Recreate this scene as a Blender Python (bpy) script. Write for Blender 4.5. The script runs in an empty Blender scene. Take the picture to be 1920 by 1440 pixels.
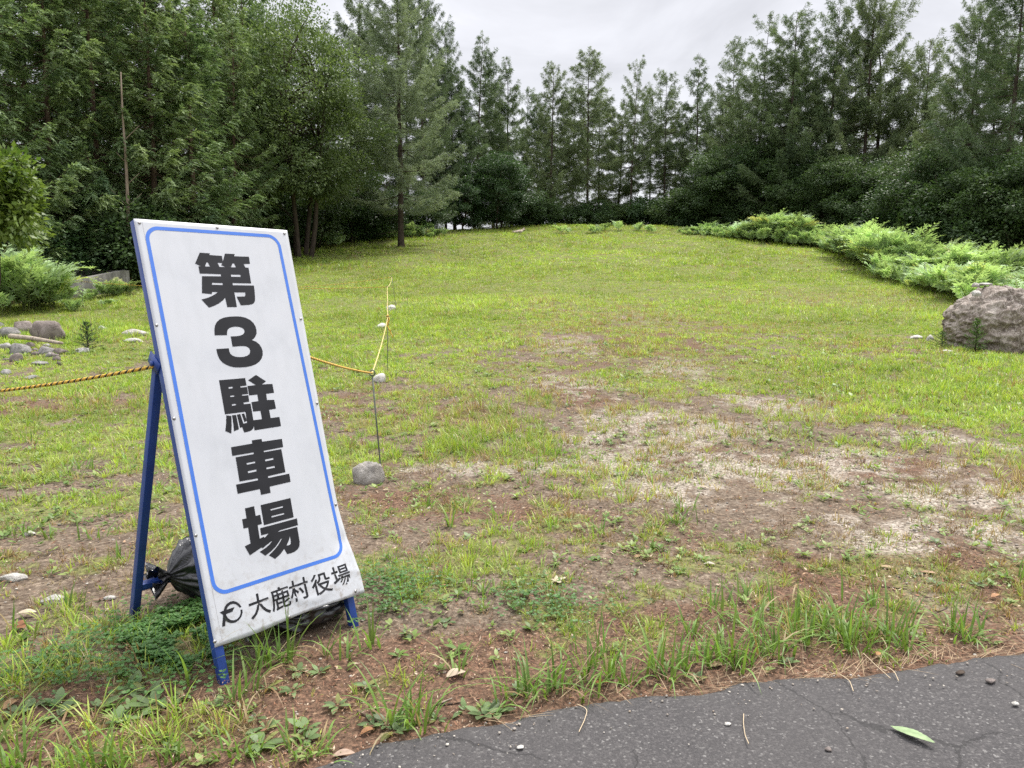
import bpy, bmesh, math, random
import numpy as np
from mathutils import Vector, Matrix, Euler

random.seed(7)
RNG = np.random.default_rng(11)
R = math.radians
scene = bpy.context.scene
COL = scene.collection

# ------------------------------------------------------------------ camera
CAM_H, FPX, PITCH = 1.33, 1400.0, math.atan(175 / 1400)
cam_data = bpy.data.cameras.new('camera')
cam = bpy.data.objects.new('camera', cam_data)
COL.objects.link(cam)
cam.location = (0, 0, CAM_H)
cam.rotation_euler = (math.pi / 2 - PITCH, 0, 0)
cam_data.sensor_fit = 'HORIZONTAL'
cam_data.sensor_width = 36
cam_data.lens = 36 * FPX / 1920
cam_data.clip_start = 0.05
cam_data.clip_end = 8000
scene.camera = cam

# ------------------------------------------------------------------ sky and sun
SUN_EL, SUN_AZ = R(61), R(38)          # azimuth from +Y towards +X
world = bpy.data.worlds.new('World')
scene.world = world
world.use_nodes = True


def build_world():
    nt = world.node_tree
    nt.nodes.clear()
    N, L = nt.nodes.new, nt.links.new
    out = N('ShaderNodeOutputWorld')
    bg = N('ShaderNodeBackground')
    bg.inputs['Strength'].default_value = 0.1
    L(bg.outputs[0], out.inputs[0])
    sky = N('ShaderNodeTexSky')
    sky.sky_type = 'NISHITA'
    sky.sun_disc = False
    sky.sun_elevation = SUN_EL
    sky.sun_rotation = SUN_AZ
    tc = N('ShaderNodeTexCoord')
    sep = N('ShaderNodeSeparateXYZ')
    L(tc.outputs['Generated'], sep.inputs[0])
    # overcast cover: about twice as bright overhead as at the skyline
    mr = N('ShaderNodeMapRange')
    L(sep.outputs['Z'], mr.inputs['Value'])
    mr.inputs['From Min'].default_value = 0.36
    mr.inputs['From Max'].default_value = 0.95
    mr.inputs['To Min'].default_value = 5.6
    mr.inputs['To Max'].default_value = 19.0
    mp = N('ShaderNodeMapping')
    mp.inputs['Scale'].default_value = (1.0, 1.0, 2.6)
    L(tc.outputs['Generated'], mp.inputs['Vector'])
    n1 = N('ShaderNodeTexNoise')
    n1.inputs['Scale'].default_value = 3.3
    n1.inputs['Detail'].default_value = 6
    n1.inputs['Roughness'].default_value = 0.55
    n1.inputs['Distortion'].default_value = 0.4
    L(mp.outputs[0], n1.inputs['Vector'])
    r1 = N('ShaderNodeMapRange')
    L(n1.outputs['Fac'], r1.inputs['Value'])
    r1.inputs['From Min'].default_value = 0.34
    r1.inputs['From Max'].default_value = 0.68
    r1.inputs['To Min'].default_value = 0.93
    r1.inputs['To Max'].default_value = 1.36
    mul = N('ShaderNodeMath')
    mul.operation = 'MULTIPLY'
    L(mr.outputs[0], mul.inputs[0])
    L(r1.outputs[0], mul.inputs[1])
    comb = N('ShaderNodeVectorMath')
    comb.operation = 'SCALE'
    comb.inputs[0].default_value = (0.970, 0.975, 1.03)
    L(mul.outputs[0], comb.inputs['Scale'])
    mix = N('ShaderNodeMix')
    mix.data_type = 'RGBA'
    mix.inputs['Factor'].default_value = 0.94
    L(sky.outputs[0], mix.inputs['A'])
    L(comb.outputs[0], mix.inputs['B'])
    L(mix.outputs['Result'], bg.inputs['Color'])


build_world()
sun_data = bpy.data.lights.new('sun', 'SUN')
sun_data.energy = 3.4
sun_data.angle = R(11)
sun_data.color = (1.0, 0.955, 0.88)
sun = bpy.data.objects.new('sun', sun_data)
COL.objects.link(sun)
sdir = Vector((math.sin(SUN_AZ) * math.cos(SUN_EL), math.cos(SUN_AZ) * math.cos(SUN_EL), math.sin(SUN_EL)))
sun.rotation_euler = sdir.to_track_quat('Z', 'Y').to_euler()
sun.location = (20, 20, 60)

scene.render.engine = 'CYCLES'
scene.view_settings.view_transform = 'Standard'
scene.view_settings.look = 'None'
scene.view_settings.exposure = 0.56
scene.view_settings.gamma = 1.0
scene.view_settings.use_curve_mapping = False
scene.cycles.use_denoising = False
scene.cycles.max_bounces = 8
scene.cycles.diffuse_bounces = 3
scene.cycles.transmission_bounces = 5
scene.cycles.use_adaptive_sampling = False


# ------------------------------------------------------------------ helpers
_T = np.random.default_rng(3).random((6, 256, 256))


def vnoise(x, y, scale, k=0):
    """smooth value noise 0..1; scale in metres"""
    x = np.asarray(x, float) / scale + 37.3 * (k + 1)
    y = np.asarray(y, float) / scale + 91.7 * (k + 1)
    xi, yi = np.floor(x).astype(int), np.floor(y).astype(int)
    fx, fy = x - xi, y - yi
    fx, fy = fx * fx * (3 - 2 * fx), fy * fy * (3 - 2 * fy)
    t = _T[k % 6]
    a, b = t[xi & 255, yi & 255], t[(xi + 1) & 255, yi & 255]
    c, d = t[xi & 255, (yi + 1) & 255], t[(xi + 1) & 255, (yi + 1) & 255]
    return (a * (1 - fx) + b * fx) * (1 - fy) + (c * (1 - fx) + d * fx) * fy


def fbm(x, y, scale, k=0, octaves=4, rough=0.5):
    s, a, t = 0, 1.0, 0
    for o in range(octaves):
        s = s + a * vnoise(x, y, scale / 2 ** o, k + o)
        t += a
        a *= rough
    return s / t


def sstep(a, b, x):
    t = np.clip((np.asarray(x, float) - a) / (b - a), 0, 1)
    return t * t * (3 - 2 * t)


_py = np.array([-30, -20, 0, 3, 5.5, 8, 11, 15, 20, 27, 35, 43, 50, 56, 64, 90])
_pz = np.array([-0.5, -0.3, 0, 0, -0.04, 0.02, 0.17, 0.47, 0.95, 1.85, 2.98, 4.32, 5.50, 6.3, 7.2, 9.5])
_dy = np.arange(-30, 90, 0.25)
_dz = np.interp(_dy, _py, _pz)
_k = np.exp(-0.5 * (np.arange(-12, 13) / 5.0) ** 2)
_dz = np.convolve(np.pad(_dz, 12, mode='edge'), _k / _k.sum(), mode='valid')
_cx = np.array([-60, -30, -20, -10, -4, 0, 6, 12, 17, 22, 30, 60])
_cy = np.array([12, 19, 28, 41, 47, 50, 50, 48, 44, 36, 27, 16])


def terrain(x, y):
    x, y = np.asarray(x, float), np.asarray(y, float)
    z = np.interp(y, _dy, _dz)
    c = np.interp(x, _cx, _cy)
    top = np.interp(c, _dy, _dz)
    over = np.clip(y - c, 0, None)
    drop = np.where(over < 6, over ** 2 / 24.0, 1.5 + (over - 6) * 0.5)
    drop = np.minimum(drop, 30 + 0.02 * over)
    z = np.where(y > c, np.minimum(z, top + 0.12 * np.minimum(over, 3)) - drop, z)
    near = np.exp(-(np.hypot(x, y - 2.5) / 9.0) ** 2)
    road = sstep(0.0, 1.2, verge(x, y))
    bump = (fbm(x, y, 6.0, 0, 3) - 0.5) * 0.30 * (1 - near) + (fbm(x, y, 0.9, 2, 3) - 0.5) * 0.05 * road
    return z + bump + 0.04 * road


# road edge, read off the photograph and laid on the flat ground by the road
def flat(px, py, z=0.0):
    u, v = (px - 960) / FPX, (py - 720) / FPX
    cp, sp = math.cos(PITCH), math.sin(PITCH)
    d = np.array([u, cp - v * sp, -sp - v * cp])
    t = (z - CAM_H) / d[2]
    return d[0] * t, d[1] * t


EDGE_PX = [(400, 1500), (610, 1441), (660, 1424), (705, 1410), (780, 1395), (855, 1377), (955, 1362), (1052, 1339), (1107, 1328),
           (1174, 1315), (1220, 1309), (1250, 1312), (1311, 1312), (1357, 1301), (1388, 1287), (1440, 1283), (1532, 1278),
           (1593, 1281), (1654, 1266), (1700, 1260), (1761, 1249), (1822, 1244), (1868, 1235), (1920, 1231), (2300, 1190)]
EDGE = np.array([flat(*p) for p in EDGE_PX])
_s0 = (EDGE[1] - EDGE[0]) / np.linalg.norm(EDGE[1] - EDGE[0])
_s1 = (EDGE[-1] - EDGE[-8]) / np.linalg.norm(EDGE[-1] - EDGE[-8])
EDGE = np.vstack([[EDGE[0] + _s0 * -40], EDGE, [EDGE[-1] + _s1 * 40]])


def verge(x, y):
    """signed distance in depth from the road edge (positive on the field side)"""
    return np.asarray(y, float) - np.interp(np.asarray(x, float), EDGE[:, 0], EDGE[:, 1])


def ray(px, py):
    u, v = (px - 960) / FPX, (py - 720) / FPX
    cp, sp = math.cos(PITCH), math.sin(PITCH)
    d = np.array([u, cp - v * sp, -sp - v * cp])
    return d


def ground(px, py):
    """the point of the terrain that a surveyed picture point belongs to"""
    d = ray(px, py)
    t = np.concatenate([np.arange(0.8, 12, 0.01), np.arange(12, 75, 0.05)])
    h = CAM_H + d[2] * t - terrain(d[0] * t, d[1] * t)
    i = np.argmax(h < 0)
    if h[i] >= 0:
        i = len(t) - 1
    return np.array([d[0] * t[i], d[1] * t[i], float(terrain(d[0] * t[i], d[1] * t[i]))])


def at_depth(px, py, Y):
    d = ray(px, py)
    t = Y / d[1]
    return np.array([d[0] * t, Y, CAM_H + d[2] * t])


def make(name, V, quads=None, tris=None, mat=None, parent=None, smooth=False, col=None, polys=None):
    """link numpy geometry as ONE mesh object"""
    me = bpy.data.meshes.new(name)
    V = np.asarray(V, np.float32).reshape(-1, 3)
    parts, tot = [], []
    if quads is not None and len(quads):
        q = np.asarray(quads, np.int32).reshape(-1, 4)
        parts.append(q.ravel()); tot.append(np.full(len(q), 4, np.int32))
    if tris is not None and len(tris):
        t = np.asarray(tris, np.int32).reshape(-1, 3)
        parts.append(t.ravel()); tot.append(np.full(len(t), 3, np.int32))
    for p in polys or []:
        parts.append(np.asarray(p, np.int32)); tot.append(np.array([len(p)], np.int32))
    li, lt = np.concatenate(parts), np.concatenate(tot)
    me.vertices.add(len(V)); me.vertices.foreach_set('co', V.ravel())
    me.loops.add(len(li)); me.loops.foreach_set('vertex_index', li)
    me.polygons.add(len(lt))
    me.polygons.foreach_set('loop_start', np.concatenate([[0], np.cumsum(lt)[:-1]]).astype(np.int32))
    me.polygons.foreach_set('loop_total', lt)
    if smooth:
        me.polygons.foreach_set('use_smooth', np.ones(len(lt), bool))
    if col is not None:
        c = np.ones((len(V), 4), np.float32)
        c[:, :col.shape[1]] = col
        a = me.attributes.new('Col', 'FLOAT_COLOR', 'POINT')
        a.data.foreach_set('color', c.ravel())
    me.update(calc_edges=True)
    me.validate()
    o = bpy.data.objects.new(name, me)
    COL.objects.link(o)
    if mat:
        me.materials.append(mat)
    if parent:
        o.parent = parent
    return o


def tag(o, label=None, cat=None, group=None, kind=None):
    if label: o['label'] = label
    if cat: o['category'] = cat
    if group: o['group'] = group
    if kind: o['kind'] = kind
    return o


def empty(name, loc, label, cat, group=None, rz=0):
    o = bpy.data.objects.new(name, None)
    o.empty_display_size = 0.1
    COL.objects.link(o)
    o.location = loc
    o.rotation_euler = (0, 0, rz)
    return tag(o, label, cat, group)


def copy_tree(o, parent=None):
    c = o.copy()
    COL.objects.link(c)
    if parent:
        c.parent = parent
    for ch in list(o.children):
        copy_tree(ch, c)
    return c


class MB:
    """collects tubes, boxes and lathes as numpy geometry"""
    def __init__(self):
        self.v, self.q, self.t, self.n = [], [], [], 0

    def add(self, V, q=None, t=None):
        V = np.asarray(V, float).reshape(-1, 3)
        self.v.append(V)
        if q is not None and len(q): self.q.append(np.asarray(q) + self.n)
        if t is not None and len(t): self.t.append(np.asarray(t) + self.n)
        self.n += len(V)

    def tube(self, P, rad, sides=8, cap=True, phase=0.0):
        P = np.asarray(P, float); n = len(P)
        rad = np.broadcast_to(np.asarray(rad, float), (n,))
        T = np.gradient(P, axis=0)
        T /= np.linalg.norm(T, axis=1)[:, None] + 1e-12
        ref = np.array([0, 0, 1.0]) if abs(T[:, 2]).mean() < 0.8 else np.array([1.0, 0, 0])
        A = np.cross(T, ref); A /= np.linalg.norm(A, axis=1)[:, None] + 1e-12
        B = np.cross(A, T)
        a = np.arange(sides) * 2 * np.pi / sides + phase
        V = P[:, None] + rad[:, None, None] * (np.cos(a)[None, :, None] * A[:, None] + np.sin(a)[None, :, None] * B[:, None])
        i, j = np.meshgrid(np.arange(n - 1), np.arange(sides), indexing='ij')
        j2 = (j + 1) % sides
        q = np.stack([i * sides + j, i * sides + j2, (i + 1) * sides + j2, (i + 1) * sides + j], -1).reshape(-1, 4)
        V = V.reshape(-1, 3)
        t = []
        if cap:
            V = np.vstack([V, P[:1], P[-1:]])
            c0, c1 = n * sides, n * sides + 1
            for k in range(sides):
                k2 = (k + 1) % sides
                t += [(c0, k2, k), (c1, (n - 1) * sides + k, (n - 1) * sides + k2)]
        self.add(V, q, t)

    def bar(self, a, b, wu, wv, u):
        """box section bar from a to b; u is one cross direction, wu/wv half widths"""
        a, b, u = (np.asarray(k, float) for k in (a, b, u))
        d = (b - a) / np.linalg.norm(b - a)
        u = u - d * (u @ d); u /= np.linalg.norm(u)
        v = np.cross(d, u)
        V = [p + su * wu * u + sv * wv * v for p in (a, b) for su, sv in ((-1, -1), (1, -1), (1, 1), (-1, 1))]
        q = [(0, 1, 2, 3), (7, 6, 5, 4), (0, 4, 5, 1), (1, 5, 6, 2), (2, 6, 7, 3), (3, 7, 4, 0)]
        self.add(V, q)

    def build(self, name, mat, parent=None, smooth=False, bevel=0.0):
        o = make(name, np.vstack(self.v), np.vstack(self.q) if self.q else None, np.vstack(self.t) if self.t else None,
                 mat, parent, smooth)
        if bevel:
            bm = bmesh.new(); bm.from_mesh(o.data)
            bmesh.ops.recalc_face_normals(bm, faces=bm.faces)
            bmesh.ops.bevel(bm, geom=[e for e in bm.edges if e.calc_face_angle(0) > 0.9], offset=bevel, segments=2, affect='EDGES', profile=0.6)
            bm.to_mesh(o.data); bm.free()
        return o


# ------------------------------------------------------------------ materials
def mat_new(name):
    m = bpy.data.materials.new(name)
    m.use_nodes = True
    nt = m.node_tree
    b = nt.nodes['Principled BSDF']
    return m, nt, b


def ramp(nt, fac, stops):
    n = nt.nodes.new('ShaderNodeValToRGB')
    el = n.color_ramp.elements
    while len(el) < len(stops):
        el.new(0.5)
    for e, (p, c) in zip(el, stops):
        e.position = p
        e.color = (*c, 1) if len(c) == 3 else c
    nt.links.new(fac, n.inputs['Fac'])
    return n.outputs['Color']


def noise(nt, scale, detail=4, rough=0.55, vec=None, dist=0.0):
    n = nt.nodes.new('ShaderNodeTexNoise')
    n.inputs['Scale'].default_value = scale
    n.inputs['Detail'].default_value = detail
    n.inputs['Roughness'].default_value = rough
    n.inputs['Distortion'].default_value = dist
    if vec is None:
        tc = nt.nodes.new('ShaderNodeTexCoord')
        vec = tc.outputs['Object']
    nt.links.new(vec, n.inputs['Vector'])
    return n.outputs['Fac']


def mixc(nt, fac, a, b, mode='MIX'):
    n = nt.nodes.new('ShaderNodeMix')
    n.data_type = 'RGBA'
    n.blend_type = mode
    for s, val in (('Factor', fac), ('A', a), ('B', b)):
        i = n.inputs[s]
        if hasattr(val, 'is_linked') or hasattr(val, 'links'):
            nt.links.new(val, i)
        elif s == 'Factor':
            i.default_value = val
        else:
            i.default_value = (*val, 1)
    return n.outputs['Result']


def math_n(nt, op, a, b=None, c=None, clamp=False):
    n = nt.nodes.new('ShaderNodeMath')
    n.operation = op
    n.use_clamp = clamp
    for i, val in enumerate((a, b, c)):
        if val is None: continue
        if hasattr(val, 'links'): nt.links.new(val, n.inputs[i])
        else: n.inputs[i].default_value = val
    return n.outputs[0]


def bump(nt, b, height, strength=0.5, dist=0.01):
    n = nt.nodes.new('ShaderNodeBump')
    n.inputs['Strength'].default_value = strength
    n.inputs['Distance'].default_value = dist
    nt.links.new(height, n.inputs['Height'])
    nt.links.new(n.outputs[0], b.inputs['Normal'])


def leaf_mat(name, dark, light, transl=0.35, rough=0.5, spec=0.3, hue_var=0.05, use_rgb=False, tcol=(1.1, 1.15, 0.72)):
    """leaf: diffuse + gloss on top, light passing through; tint attribute picks dark..light"""
    m, nt, b = mat_new(name)
    at = nt.nodes.new('ShaderNodeAttribute'); at.attribute_name = 'Col'
    if use_rgb:
        c = at.outputs['Color']
    else:
        sp = nt.nodes.new('ShaderNodeSeparateColor')
        nt.links.new(at.outputs['Color'], sp.inputs[0])
        c = mixc(nt, sp.outputs[0], dark, light)
    oi = nt.nodes.new('ShaderNodeObjectInfo')
    hs = nt.nodes.new('ShaderNodeHueSaturation')
    nt.links.new(math_n(nt, 'MULTIPLY_ADD', oi.outputs['Random'], hue_var * 0.6, 0.5 - hue_var * 0.3), hs.inputs['Hue'])
    nt.links.new(math_n(nt, 'MULTIPLY_ADD', oi.outputs['Random'], -hue_var * 5, 1 + hue_var * 2.5), hs.inputs['Value'])
    nt.links.new(c, hs.inputs['Color'])
    c = hs.outputs[0]
    nt.links.new(c, b.inputs['Base Color'])
    b.inputs['Roughness'].default_value = rough
    b.inputs['Specular IOR Level'].default_value = spec
    tr = nt.nodes.new('ShaderNodeBsdfTranslucent')
    nt.links.new(mixc(nt, 1.0, c, tcol, 'MULTIPLY'), tr.inputs['Color'])
    mx = nt.nodes.new('ShaderNodeMixShader')
    mx.inputs[0].default_value = transl
    nt.links.new(b.outputs[0], mx.inputs[1])
    nt.links.new(tr.outputs[0], mx.inputs[2])
    nt.links.new(mx.outputs[0], nt.nodes['Material Output'].inputs['Surface'])
    return m


def simple_mat(name, color, rough=0.6, metal=0.0, var=0.15, scale=20, bump_s=0.0, spec=0.5, coat=0.0, bump_d=0.005):
    m, nt, b = mat_new(name)
    f = noise(nt, scale, 5)
    lo = tuple(max(0, k * (1 - var)) for k in color)
    hi = tuple(min(1, k * (1 + var)) for k in color)
    nt.links.new(ramp(nt, f, [(0.3, lo), (0.7, hi)]), b.inputs['Base Color'])
    b.inputs['Roughness'].default_value = rough
    b.inputs['Metallic'].default_value = metal
    b.inputs['Specular IOR Level'].default_value = spec
    b.inputs['Coat Weight'].default_value = coat
    if bump_s:
        bump(nt, b, noise(nt, scale * 3, 6, 0.65), bump_s, bump_d)
    return m


def ground_mat():
    m, nt, b = mat_new('field soil gravel and short turf')
    at = nt.nodes.new('ShaderNodeAttribute'); at.attribute_name = 'Col'
    sp = nt.nodes.new('ShaderNodeSeparateColor')
    nt.links.new(at.outputs['Color'], sp.inputs[0])
    gravel, turf, litter = sp.outputs[0], sp.outputs[1], sp.outputs[2]
    fine, mid = noise(nt, 90, 6, 0.7), noise(nt, 9, 5, 0.6)
    soil = ramp(nt, noise(nt, 42, 9, 0.8), [(0.32, (0.026, 0.019, 0.014)), (0.45, (0.082, 0.060, 0.044)), (0.56, (0.155, 0.120, 0.090)), (0.70, (0.33, 0.28, 0.22))])
    soil = mixc(nt, 1.0, soil, ramp(nt, mid, [(0.3, (0.78, 0.78, 0.77)), (0.7, (1.32, 1.32, 1.28))]), 'MULTIPLY')
    vo = nt.nodes.new('ShaderNodeTexVoronoi'); vo.inputs['Scale'].default_value = 75
    tc = nt.nodes.new('ShaderNodeTexCoord'); nt.links.new(tc.outputs['Object'], vo.inputs['Vector'])
    vs = nt.nodes.new('ShaderNodeSeparateColor'); nt.links.new(vo.outputs['Color'], vs.inputs[0])
    grav = ramp(nt, vs.outputs[0], [(0.0, (0.085, 0.07, 0.055)), (0.35, (0.20, 0.168, 0.135)), (0.7, (0.30, 0.262, 0.215)), (1.0, (0.46, 0.41, 0.35))])
    needles = ramp(nt, noise(nt, 60, 7, 0.75), [(0.32, (0.034, 0.019, 0.014)), (0.5, (0.105, 0.066, 0.044)), (0.68, (0.25, 0.145, 0.095))])
    grassy = ramp(nt, noise(nt, 30, 8, 0.75), [(0.33, (0.04, 0.042, 0.018)), (0.5, (0.125, 0.135, 0.042)), (0.68, (0.26, 0.26, 0.10))])
    br = math_n(nt, 'MULTIPLY', math_n(nt, 'SUBTRACT', noise(nt, 55, 7, 0.75), 0.5), 1.5)
    g1 = math_n(nt, 'ADD', gravel, br, clamp=True)
    g1 = ramp(nt, g1, [(0.12, (0, 0, 0)), (0.95, (1, 1, 1))])
    l1 = ramp(nt, math_n(nt, 'ADD', litter, br, clamp=True), [(0.35, (0, 0, 0)), (0.65, (1, 1, 1))])
    t1 = ramp(nt, math_n(nt, 'ADD', turf, br, clamp=True), [(0.35, (0, 0, 0)), (0.75, (1, 1, 1))])
    c = mixc(nt, l1, soil, needles)
    c = mixc(nt, g1, c, grav)
    c = mixc(nt, t1, c, grassy)
    nt.links.new(c, b.inputs['Base Color'])
    b.inputs['Roughness'].default_value = 0.95
    b.inputs['Specular IOR Level'].default_value = 0.15
    h = math_n(nt, 'ADD', math_n(nt, 'MULTIPLY', fine, 0.6), math_n(nt, 'MULTIPLY', vo.outputs['Distance'], -0.7))
    bump(nt, b, h, 0.7, 0.008)
    return m


def asphalt_mat():
    m, nt, b = mat_new('worn cracked asphalt')
    tc = nt.nodes.new('ShaderNodeTexCoord')
    P = tc.outputs['Object']
    vo = nt.nodes.new('ShaderNodeTexVoronoi'); vo.inputs['Scale'].default_value = 150
    nt.links.new(P, vo.inputs['Vector'])
    vs = nt.nodes.new('ShaderNodeSeparateColor'); nt.links.new(vo.outputs['Color'], vs.inputs[0])
    agg = ramp(nt, vs.outputs[0], [(0.0, (0.040, 0.038, 0.039)), (0.5, (0.047, 0.044, 0.045)), (0.9, (0.070, 0.066, 0.066)), (0.97, (0.105, 0.101, 0.098)), (1.0, (0.17, 0.165, 0.16))])
    big = noise(nt, 1.8, 5, 0.6)
    c = mixc(nt, ramp(nt, big, [(0.35, (0, 0, 0)), (0.7, (1, 1, 1))]), agg, mixc(nt, 0.45, agg, (0.062, 0.058, 0.057)))
    fine = noise(nt, 160, 5, 0.7)
    c = mixc(nt, 1.0, c, ramp(nt, fine, [(0.3, (0.80, 0.80, 0.80)), (0.7, (1.38, 1.36, 1.33))]), 'MULTIPLY')
    # cracks: warped cell borders, only in some areas
    wn = nt.nodes.new('ShaderNodeTexNoise'); wn.inputs['Scale'].default_value = 6; wn.inputs['Detail'].default_value = 5
    wn.inputs['Roughness'].default_value = 0.6
    nt.links.new(P, wn.inputs['Vector'])
    wv = nt.nodes.new('ShaderNodeVectorMath'); wv.operation = 'MULTIPLY_ADD'
    nt.links.new(wn.outputs['Color'], wv.inputs[0]); wv.inputs[1].default_value = (0.16, 0.16, 0.0); nt.links.new(P, wv.inputs[2])
    cr = nt.nodes.new('ShaderNodeTexVoronoi'); cr.feature = 'DISTANCE_TO_EDGE'; cr.inputs['Scale'].default_value = 1.9
    nt.links.new(wv.outputs[0], cr.inputs['Vector'])
    brk = noise(nt, 2.3, 4, 0.6)
    wdt = math_n(nt, 'MULTIPLY', ramp(nt, brk, [(0.45, (0, 0, 0)), (0.60, (1, 1, 1))]), 0.0085)
    crk = math_n(nt, 'LESS_THAN', cr.outputs['Distance'], wdt)
    c = mixc(nt, math_n(nt, 'MULTIPLY', crk, 0.6), c, (0.018, 0.017, 0.017))
    nt.links.new(c, b.inputs['Base Color'])
    b.inputs['Roughness'].default_value = 0.85
    b.inputs['Specular IOR Level'].default_value = 0.35
    h = math_n(nt, 'ADD', math_n(nt, 'MULTIPLY', vo.outputs['Distance'], -0.6), math_n(nt, 'MULTIPLY', fine, 0.5))
    h = math_n(nt, 'ADD', h, math_n(nt, 'MULTIPLY', crk, -1.5))
    bump(nt, b, h, 0.8, 0.006)
    return m


def rock_mat(name, dark, mid, light, scale=6, rough=0.9):
    m, nt, b = mat_new(name)
    oi = nt.nodes.new('ShaderNodeObjectInfo')
    f = noise(nt, scale, 8, 0.65, dist=0.6)
    c = ramp(nt, f, [(0.28, dark), (0.5, mid), (0.72, light)])
    s = ramp(nt, noise(nt, scale * 14, 4, 0.7), [(0.3, (0.72, 0.72, 0.72)), (0.7, (1.22, 1.22, 1.22))])
    c = mixc(nt, 1.0, c, s, 'MULTIPLY')
    hs = nt.nodes.new('ShaderNodeHueSaturation')
    nt.links.new(math_n(nt, 'MULTIPLY_ADD', oi.outputs['Random'], 0.5, 0.75), hs.inputs['Value'])
    nt.links.new(c, hs.inputs['Color'])
    nt.links.new(hs.outputs[0], b.inputs['Base Color'])
    b.inputs['Roughness'].default_value = rough
    b.inputs['Specular IOR Level'].default_value = 0.25
    bump(nt, b, noise(nt, scale * 5, 9, 0.7), 0.7, 0.03)
    return m


def bark_mat(name, dark, light):
    m, nt, b = mat_new(name)
    tc = nt.nodes.new('ShaderNodeTexCoord')
    mp = nt.nodes.new('ShaderNodeMapping'); mp.inputs['Scale'].default_value = (9, 9, 1.6)
    nt.links.new(tc.outputs['Object'], mp.inputs['Vector'])
    f = noise(nt, 2.2, 6, 0.65, mp.outputs[0])
    nt.links.new(ramp(nt, f, [(0.3, dark), (0.7, light)]), b.inputs['Base Color'])
    b.inputs['Roughness'].default_value = 0.95
    b.inputs['Specular IOR Level'].default_value = 0.1
    bump(nt, b, f, 0.8, 0.03)
    return m


M_GROUND, M_ASPHALT = ground_mat(), asphalt_mat()
M_GRASS = leaf_mat('grass blades', None, None, 0.40, 0.45, 0.35, 0.0, True, (1.1, 1.15, 0.6))
M_LITTER = leaf_mat('dry needles and straw', None, None, 0.1, 0.8, 0.15, 0.0, True, (1, 1, 0.8))


# ------------------------------------------------------------------ what grows where on the field
def _patch(px, py, rx, ry, ang=0.0):
    g = ground(px, py)
    return (g[0], g[1], rx, ry, ang)


# bare gravel areas: centre on the ground, half sizes in metres, turn
GRAVEL = [_patch(1490, 880, 1.7, 1.0, -0.35), _patch(1250, 790, 1.0, 1.4, 0.1), _patch(1650, 985, 1.0, 0.42, -0.3),
          _patch(1110, 735, 0.55, 1.5, 0.3), _patch(1060, 645, 0.7, 2.0, 0.1), _patch(1180, 590, 1.7, 2.4, 0.0),
          _patch(1035, 575, 1.0, 2.0, 0.1), _patch(1720, 815, 0.35, 0.8, 0.9), _patch(1800, 935, 0.9, 0.4, -0.5),
          _patch(880, 880, 0.55, 0.3, 0.1), _patch(1330, 930, 0.7, 0.45, -0.2), _patch(1270, 690, 0.5, 1.0, 0),
          _patch(1440, 760, 0.9, 0.6, -0.3), _patch(1140, 835, 0.5, 0.5, 0)]
BROWN = [_patch(1640, 900, 1.6, 0.9, -0.5), _patch(1200, 1010, 1.4, 0.6, -0.1), _patch(1700, 1090, 1.5, 0.5, -0.2),
         _patch(1010, 720, 0.6, 2.6, 0.25), _patch(900, 960, 1.1, 0.5, 0.0), _patch(1180, 640, 2.4, 3.4, 0.0),
         _patch(750, 760, 1.0, 1.4, 0.1), _patch(1360, 620, 2.2, 1.6, 0.2), _patch(60, 760, 1.0, 0.5, 0.0),
         _patch(100, 1060, 1.0, 0.5, 0.2), _patch(1560, 430 + 130, 3, 2.0, 0.0), _patch(330, 520 + 120, 1.0, 0.8, 0),
         _patch(1620, 650, 1.6, 1.2, 0.3), _patch(860, 780, 1.0, 0.8, 0.0), _patch(120, 1340, 0.5, 0.3, 0.0), _patch(430, 1370, 0.5, 0.25, 0.0), _patch(560, 1330, 0.5, 0.25, 0.0)]
LUSH = [_patch(640, 620, 2.2, 3.0, 0.0), _patch(1700, 720, 2.3, 2.2, -0.5), _patch(1880, 790, 1.3, 0.9, -0.5),
        _patch(870, 560, 3.0, 3.5, 0.0), _patch(220, 640, 1.6, 1.6, 0.0), _patch(1500, 590, 3.0, 2.0, 0.0), _patch(120, 840, 0.9, 0.8, 0.0), _patch(90, 950, 0.6, 0.4, 0.0), _patch(690, 820, 0.5, 0.8, 0.0), _patch(900, 840, 0.7, 0.7, 0.0)]


def blobs(x, y, items):
    """soft overlap of patches: 1 inside, fading to 0 well outside"""
    x, y = np.asarray(x, float), np.asarray(y, float)
    out = np.zeros(np.broadcast(x, y).shape)
    for cx, cy, rx, ry, a in items:
        dx, dy = x - cx, y - cy
        u, v = dx * math.cos(a) + dy * math.sin(a), -dx * math.sin(a) + dy * math.cos(a)
        out = np.maximum(out, np.exp(-0.9 * ((u / rx) ** 2 + (v / ry) ** 2) ** 1.3))
    return out


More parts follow.
